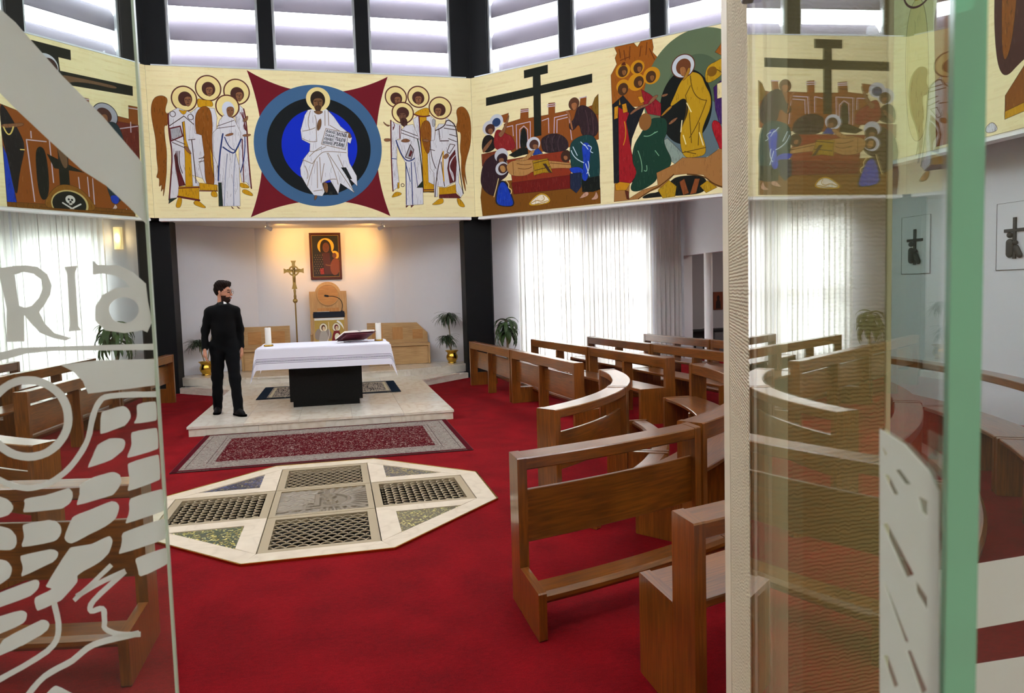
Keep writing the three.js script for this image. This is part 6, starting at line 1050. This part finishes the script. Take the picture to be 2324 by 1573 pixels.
// ================================================================ PRIEST
{
  const sk = new THREE.Color(0xc08a70), black = new THREE.Color(0x050506), trouser = new THREE.Color(0x06070a), beard = new THREE.Color(0x2c1d16);
  const v = (x, y, z) => [x, y, z];
  const cap = (px, py, pz, a, b, ra, rb, fx = 1, fz = 1) => { const bxx = b[0] - a[0], byy = b[1] - a[1], bzz = b[2] - a[2], ax = px - a[0], ay = py - a[1], az = pz - a[2]; let t = (ax * bxx + ay * byy + az * bzz) / (bxx * bxx + byy * byy + bzz * bzz); t = t < 0 ? 0 : t > 1 ? 1 : t; const dx = (ax - bxx * t) * fx, dy = ay - byy * t, dz = (az - bzz * t) * fz; return Math.sqrt(dx * dx + dy * dy + dz * dz) - (ra + (rb - ra) * t); };
  const smin = (a, b, k) => { const h = Math.max(0, k - Math.abs(a - b)) / k; return Math.min(a, b) - h * h * k * 0.25; };
  const bones = [ // a, b, ra, rb, blend, flatten x, flatten z
    [v(0, 0.95, 0), v(0, 1.12, 0.005), 0.142, 0.145, 0.05, 1.0, 1.35], [v(0, 1.12, 0.005), v(0, 1.33, 0), 0.15, 0.155, 0.06, 1.05, 1.4], [v(-0.115, 1.395, -0.01), v(0.115, 1.395, -0.01), 0.072, 0.072, 0.07, 1, 1.1], [v(0, 1.4, -0.015), v(0.01, 1.52, 0.0), 0.075, 0.06, 0.05, 1, 1],
    [v(-0.165, 1.385, -0.01), v(-0.232, 1.13, -0.04), 0.062, 0.05, 0.04, 1, 1], [v(-0.232, 1.13, -0.04), v(-0.242, 0.91, 0.03), 0.05, 0.038, 0.03, 1, 1],
    [v(0.165, 1.385, -0.01), v(0.208, 1.13, -0.06), 0.062, 0.05, 0.04, 1, 1], [v(0.208, 1.13, -0.06), v(0.21, 0.91, -0.01), 0.05, 0.038, 0.03, 1, 1],
    [v(-0.085, 0.93, -0.01), v(-0.112, 0.5, -0.06), 0.102, 0.072, 0.05, 1, 1], [v(-0.112, 0.5, -0.06), v(-0.135, 0.07, -0.2), 0.072, 0.06, 0.03, 1, 1],
    [v(0.085, 0.93, 0.0), v(0.108, 0.5, 0.12), 0.102, 0.072, 0.05, 1, 1], [v(0.108, 0.5, 0.12), v(0.135, 0.07, 0.18), 0.072, 0.061, 0.03, 1, 1],
  ];
  const folds = (x, y, z) => 0.0022 * Math.sin(y * 48 + x * 25 + z * 18) + 0.0025 * Math.sin(x * 45 - y * 21);
  const body = (x, y, z) => { let d = 9; for (const [a, b, ra, rb, k, fx, fz] of bones) d = smin(d, cap(x, y, z, a, b, ra, rb, fx, fz), k); return d + folds(x, y, z); };
  // skin pieces: hands with five fingers
  const hand = (ox, oy, oz, s) => { const H = [[v(0, 0.045, 0), v(0.0, -0.03, 0.01), 0.026, 0.03, 0.02, 1.25, 0.9]]; for (let f = 0; f < 4; f++) { const z = -0.03 + f * 0.02, L = [0.052, 0.066, 0.07, 0.06][f]; H.push([v(0, -0.045, z), v(s * 0.012, -0.045 - L * 0.6, z + 0.004), 0.0095, 0.009, 0.008, 1, 1], [v(s * 0.012, -0.045 - L * 0.6, z + 0.004), v(s * 0.034, -0.045 - L, z + 0.006), 0.009, 0.0078, 0.006, 1, 1]); } H.push([v(0, 0.0, 0.026), v(s * 0.012, -0.036, 0.05), 0.012, 0.0105, 0.012, 1, 1], [v(s * 0.012, -0.036, 0.05), v(s * 0.018, -0.066, 0.05), 0.0105, 0.009, 0.006, 1, 1]); return (x, y, z) => { let d = 9; for (const [a, b, ra, rb, k, fx, fz] of H) d = smin(d, cap(x - ox, y - oy, z - oz, a, b, ra, rb, fx, fz), k); return d; }; };
  const march = (fn, c, hs, res) => {
    const mc = new MarchingCubes(res, new THREE.MeshBasicMaterial(), false, false, 400000); mc.isolation = 0; mc.reset();
    for (let k = 0; k < res; k++) for (let j = 0; j < res; j++) for (let i = 0; i < res; i++) { const x = c[0] + ((i - res / 2) / (res / 2)) * hs[0], y = c[1] + ((j - res / 2) / (res / 2)) * hs[1], z = c[2] + ((k - res / 2) / (res / 2)) * hs[2]; mc.field[i + j * res + k * res * res] = -fn(x, y, z); }
    mc.update(); const n = mc.count, p = new Float32Array(mc.positionArray.slice(0, n * 3)); for (let i = 0; i < n; i++) { p[i * 3] = c[0] + p[i * 3] * hs[0]; p[i * 3 + 1] = c[1] + p[i * 3 + 1] * hs[1]; p[i * 3 + 2] = c[2] + p[i * 3 + 2] * hs[2]; }
    let g = new THREE.BufferGeometry(); g.setAttribute('position', new THREE.BufferAttribute(p, 3)); g = mergeVertices(g, 1e-4); g.computeVertexNormals(); return g;
  };
  const tint = (g, fn) => { const p = g.attributes.position, a = new Float32Array(p.count * 3); for (let i = 0; i < p.count; i++) { const c = fn(p.getX(i), p.getY(i), p.getZ(i)); a[i * 3] = c.r; a[i * 3 + 1] = c.g; a[i * 3 + 2] = c.b; } g.setAttribute('color', new THREE.BufferAttribute(a, 3)); return g.index ? g.toNonIndexed() : g; };
  const P = thing('person', 'bearded man with glasses in black clothes and a white collar standing left of the altar', 'person', [-1.31, H1, -4.33], 0.12);
  // head in its own frame, facing +z, then turned to his left
  const hd = (x, y, z) => {
    let d = cap(x, y, z, v(0, 0.05, -0.012), v(0, 0.075, -0.02), 0.093, 0.09, 1.12, 0.98); d = smin(d, cap(x, y, z, v(0, -0.075, 0.035), v(0, 0.0, 0.03), 0.05, 0.072, 1.02, 1), 0.04); d = smin(d, cap(x, y, z, v(0, -0.085, 0.062), v(0, -0.07, 0.055), 0.032, 0.035), 0.03); // cranium, face, jaw
    d = smin(d, cap(x, y, z, v(0, 0.03, 0.1), v(0, -0.018, 0.118), 0.008, 0.0135), 0.018); d = smin(d, cap(x, y, z, v(-0.045, 0.043, 0.08), v(0.045, 0.043, 0.08), 0.014, 0.014), 0.02); d = smin(d, cap(x, y, z, v(-0.018, -0.052, 0.1), v(0.018, -0.052, 0.1), 0.009, 0.009), 0.008); d = smin(d, cap(x, y, z, v(-0.015, -0.062, 0.098), v(0.015, -0.062, 0.098), 0.009, 0.009), 0.006);
    for (const s of [-1, 1]) { d = smin(d, cap(x, y, z, v(s * 0.083, 0.03, -0.01), v(s * 0.086, -0.02, -0.002), 0.016, 0.01, 1.5, 1), 0.008); const e = cap(x, y, z, v(s * 0.032, 0.018, 0.104), v(s * 0.034, 0.018, 0.103), 0.012, 0.012); d = -smin(-d, e, 0.012); d = Math.min(d, cap(x, y, z, v(s * 0.032, 0.018, 0.083), v(s * 0.0321, 0.018, 0.083), 0.0125, 0.0125)); }
    return smin(d, cap(x, y, z, v(0, -0.17, -0.02), v(0, -0.04, -0.015), 0.058, 0.056), 0.03);
  };
  const hm = new THREE.Matrix4().makeRotationY(1.12).setPosition(0.02, 1.625, 0.015).multiply(new THREE.Matrix4().makeRotationX(0.03));
  const hg = march(hd, [0, -0.02, 0.01], [0.13, 0.2, 0.16], 84);
  tint(hg, () => sk);
  const headCol = (x, y, z) => { const dark = Math.abs(x) < 0.052 && Math.abs(x) > 0.014 && Math.abs(y - 0.018) < 0.006 && z > 0.085; if (dark) return new THREE.Color(0x20150f); if (Math.abs(y - 0.047) < 0.006 && z > 0.075 && Math.abs(x) > 0.012 && Math.abs(x) < 0.058) return beard; const br = y < -0.028 && y > -0.125 && z > 0.0 && !(Math.abs(x) < 0.022 && y > -0.068 && y < -0.046 && z > 0.09) && !(y > -0.045 && Math.abs(x) < 0.05 && z > 0.05 && y > -0.04 + (z - 0.1)); if (br) return beard; if (Math.abs(x) < 0.02 && y > -0.066 && y < -0.048 && z > 0.095) return new THREE.Color(0xa05a4c); return sk; };
  const headG = tint(hg, headCol).applyMatrix4(hm);
  const bodyG = tint(march(body, [0, 0.8, 0], [0.42, 0.86, 0.36], 120), (x, y) => (y < 0.93 ? trouser : black));
  const handG = [[-0.243, 0.84, 0.045, 1], [0.211, 0.84, 0.005, -1]].map(([x, y, z, s]) => tint(march(hand(x, y, z, s), [x, y - 0.03, z], [0.07, 0.11, 0.08], 56), () => sk));
  const merged = mergeGeometries([bodyG, headG, ...handG].map((g) => { const q = g.index ? g.toNonIndexed() : g; for (const k of Object.keys(q.attributes)) if (!['position', 'normal', 'color'].includes(k)) q.deleteAttribute(k); return q; }));
  part('body', merged, phy({ vertexColors: true, roughness: 0.85, specularIntensity: 0.3 }), P);
  const hairF = (x, y, z) => { let d = cap(x, y, z, v(0, 0.055, -0.02), v(0, 0.09, -0.022), 0.1, 0.093, 1.1, 0.96); d = smin(d, cap(x, y, z, v(-0.05, 0.125, 0.05), v(0.05, 0.13, 0.055), 0.035, 0.035), 0.04) + 0.004 * Math.sin(x * 140 + z * 60) * Math.sin(y * 90 + z * 110); const cut = Math.max(z - 0.055 - Math.max(0, (y - 0.07)) * 1.2, 0.07 - y); const low = Math.max(-0.035 - y, z + 0.0 - (y + 0.03) * 0.6); let r = Math.max(d, -Math.min(999, -Math.max(-9, Math.min(cut, 9)))); r = Math.max(d, Math.min(z - 0.075 > 0 ? 0.085 - y : -1, 1)); return Math.max(r, low, (0.075 - y) * 0.7 + (z - 0.03) * 0.8 - 0.035); };
  const hairG = march(hairF, [0, 0.05, 0], [0.14, 0.14, 0.16], 60).applyMatrix4(hm); part('hair', hairG, phy({ color: 0x1c110c, roughness: 0.8, specularIntensity: 0.2 }), P);
  const gl = []; for (const s of [-1, 1]) { gl.push(new THREE.TorusGeometry(0.024, 0.0018, 6, 24).scale(1.1, 0.9, 1).translate(s * 0.033, 0.016, 0.118)); gl.push(tube([[s * 0.06, 0.022, 0.115], [s * 0.085, 0.022, 0.05], [s * 0.09, 0.015, -0.01]], 0.0017, 10, 5)); } gl.push(tube([[-0.009, 0.02, 0.118], [0, 0.023, 0.122], [0.009, 0.02, 0.118]], 0.0016, 6, 5));
  part('glasses', mergeGeometries(gl.map((g) => g.toNonIndexed())).applyMatrix4(hm), M.black, P);
  part('shirt_collar', [new THREE.CylinderGeometry(0.062, 0.078, 0.055, 32, 1, true).translate(0.012, 1.5, 0.0), new THREE.CylinderGeometry(0.066, 0.083, 0.05, 32, 1, true).translate(0.012, 1.495, 0.0)], std({ color: 0x0c0c0f, roughness: 0.9, side: THREE.DoubleSide }), P);
  part('white_collar', new THREE.CylinderGeometry(0.0665, 0.078, 0.034, 20, 1, true, 0.12, 0.5).translate(0.012, 1.505, 0.004), std({ color: 0xf2f2f2, roughness: 0.6, side: THREE.DoubleSide }), P).userData.label = 'white clerical collar tab';
  const shoe = (x, z, turn) => { const s = new THREE.Shape(); const q = [[-0.035, -0.1], [-0.042, 0.0], [-0.048, 0.1], [-0.036, 0.16], [0, 0.18], [0.036, 0.16], [0.048, 0.1], [0.042, 0], [0.035, -0.1], [0, -0.115]]; s.moveTo(...q[0]); s.splineThru(q.slice(1).concat([q[0]]).map((p) => new THREE.Vector2(...p))); const m = new THREE.Matrix4().makeRotationY(turn).setPosition(x, 0.002, z); const so = new THREE.ExtrudeGeometry(s, { depth: 0.022, bevelEnabled: false }).rotateX(-Math.PI / 2).scale(1, 1, -1); const up = new THREE.SphereGeometry(1, 24, 14, 0, 6.3, 0, 1.57).scale(0.046, 0.075, 0.14).translate(0, 0.02, 0.025); const up2 = new THREE.CylinderGeometry(0.05, 0.055, 0.07, 20).scale(0.9, 1, 1.1).translate(0, 0.06, -0.04); const a = part('shoe', mergeGeometries([up, up2].map((g) => g.toNonIndexed())).applyMatrix4(m), phy({ color: 0x08080a, roughness: 0.6, specularIntensity: 0.4 }), P); part('sole', uvBox(so).applyMatrix4(m), std({ color: 0x3a3a3c, roughness: 0.8 }), a); };
  shoe(-0.135, -0.17, -0.1); shoe(0.135, 0.21, 0.45);
}
// ================================================================ SIDE WALL AND SIDE ROOM FURNISHINGS
for (const [z, label] of [[-0.6, 'dark bronze station relief on the white wall at the right edge of the picture'], [-2.05, 'dark bronze station relief on the white wall seen through the glass door']]) {
  const t = thing('station_relief', label, 'relief', [XW - 0.001, 1.75, z], -Math.PI / 2);
  part('backing_plate', bx(-0.24, 0.24, 0, 0.75, 0.001, 0.012), M.plaster, t); const b = std({ color: 0x3a3836, roughness: 0.55, metalness: 0.3 });
  part('thin_rim', [box(-0.243, -0.24, 0, 0.75, 0.001, 0.014), box(0.24, 0.243, 0, 0.75, 0.001, 0.014), box(-0.243, 0.243, -0.003, 0, 0.001, 0.014), box(-0.243, 0.243, 0.75, 0.753, 0.001, 0.014)], M.steel, t);
  part('cast_cross', [bx(-0.018, 0.018, 0.12, 0.58, 0.013, 0.035), bx(-0.13, 0.13, 0.42, 0.455, 0.0131, 0.034)], b, t);
  part('cast_figure', [new THREE.CapsuleGeometry(0.045, 0.12, 5, 12).scale(1, 1, 0.5).translate(-0.05, 0.24, 0.035), new THREE.SphereGeometry(0.032, 14, 10).translate(-0.045, 0.385, 0.04), new THREE.CapsuleGeometry(0.036, 0.09, 5, 12).scale(1, 1, 0.5).rotateZ(0.5).translate(0.05, 0.2, 0.033), new THREE.SphereGeometry(0.028, 14, 10).translate(0.02, 0.3, 0.038)].map((g) => g.toNonIndexed()), b, t);
}
{
  const t = thing('black_table', 'small black table in the side room behind the round column', 'table', [8.2, 0, -9.1]); part('table_top', bx(-0.26, 0.26, 0.66, 0.7, -0.2, 0.2), M.black, t); part('apron', bx(-0.2, 0.2, 0.52, 0.66, -0.15, 0.15), M.black, t); for (const sx of [-1, 1]) for (const sz of [-1, 1]) part('leg', bx(sx * 0.18 - 0.02, sx * 0.18 + 0.02, 0.001, 0.52, sz * 0.13 - 0.02, sz * 0.13 + 0.02), M.black, t);
  const k = thing('keyboard_cabinet', 'low dark cabinet right of the round column in the side room', 'cabinet', [8.95, 0, -9.2]); part('body', bx(-0.45, 0.45, 0.05, 0.66, -0.22, 0.22), std({ color: 0x4a4a4c, roughness: 0.5 }), k); part('cabinet_top', bx(-0.48, 0.48, 0.66, 0.7, -0.25, 0.25), M.black, k); for (const x of [-0.22, 0.22]) part('door', bx(x - 0.21, x + 0.21, 0.08, 0.63, 0.221, 0.235), std({ color: 0x5a5a5c, roughness: 0.5 }), k);
  const i = thing('small_icon', 'small brown icon on the grey side room wall', 'icon', [9.45, 1.32, -10.49]); part('panel', bx(-0.13, 0.13, -0.22, 0.22, 0.001, 0.025), std({ color: 0x7a3818, roughness: 0.6 }), i); part('figure', new THREE.ExtrudeGeometry(poly([[-0.07, -0.2], [0.07, -0.2], [0.06, -0.02], [0.03, 0.02], [0.04, 0.1], [0, 0.14], [-0.04, 0.1], [-0.03, 0.02], [-0.06, -0.02]]), { depth: 0.003, bevelEnabled: false }).translate(0, 0, 0.025), std({ color: 0x2c140c, roughness: 0.6 }), i);
}
scene.traverse((o) => { if (o.isMesh) { o.castShadow = true; o.receiveShadow = true; } });
renderer.render(scene, camera);
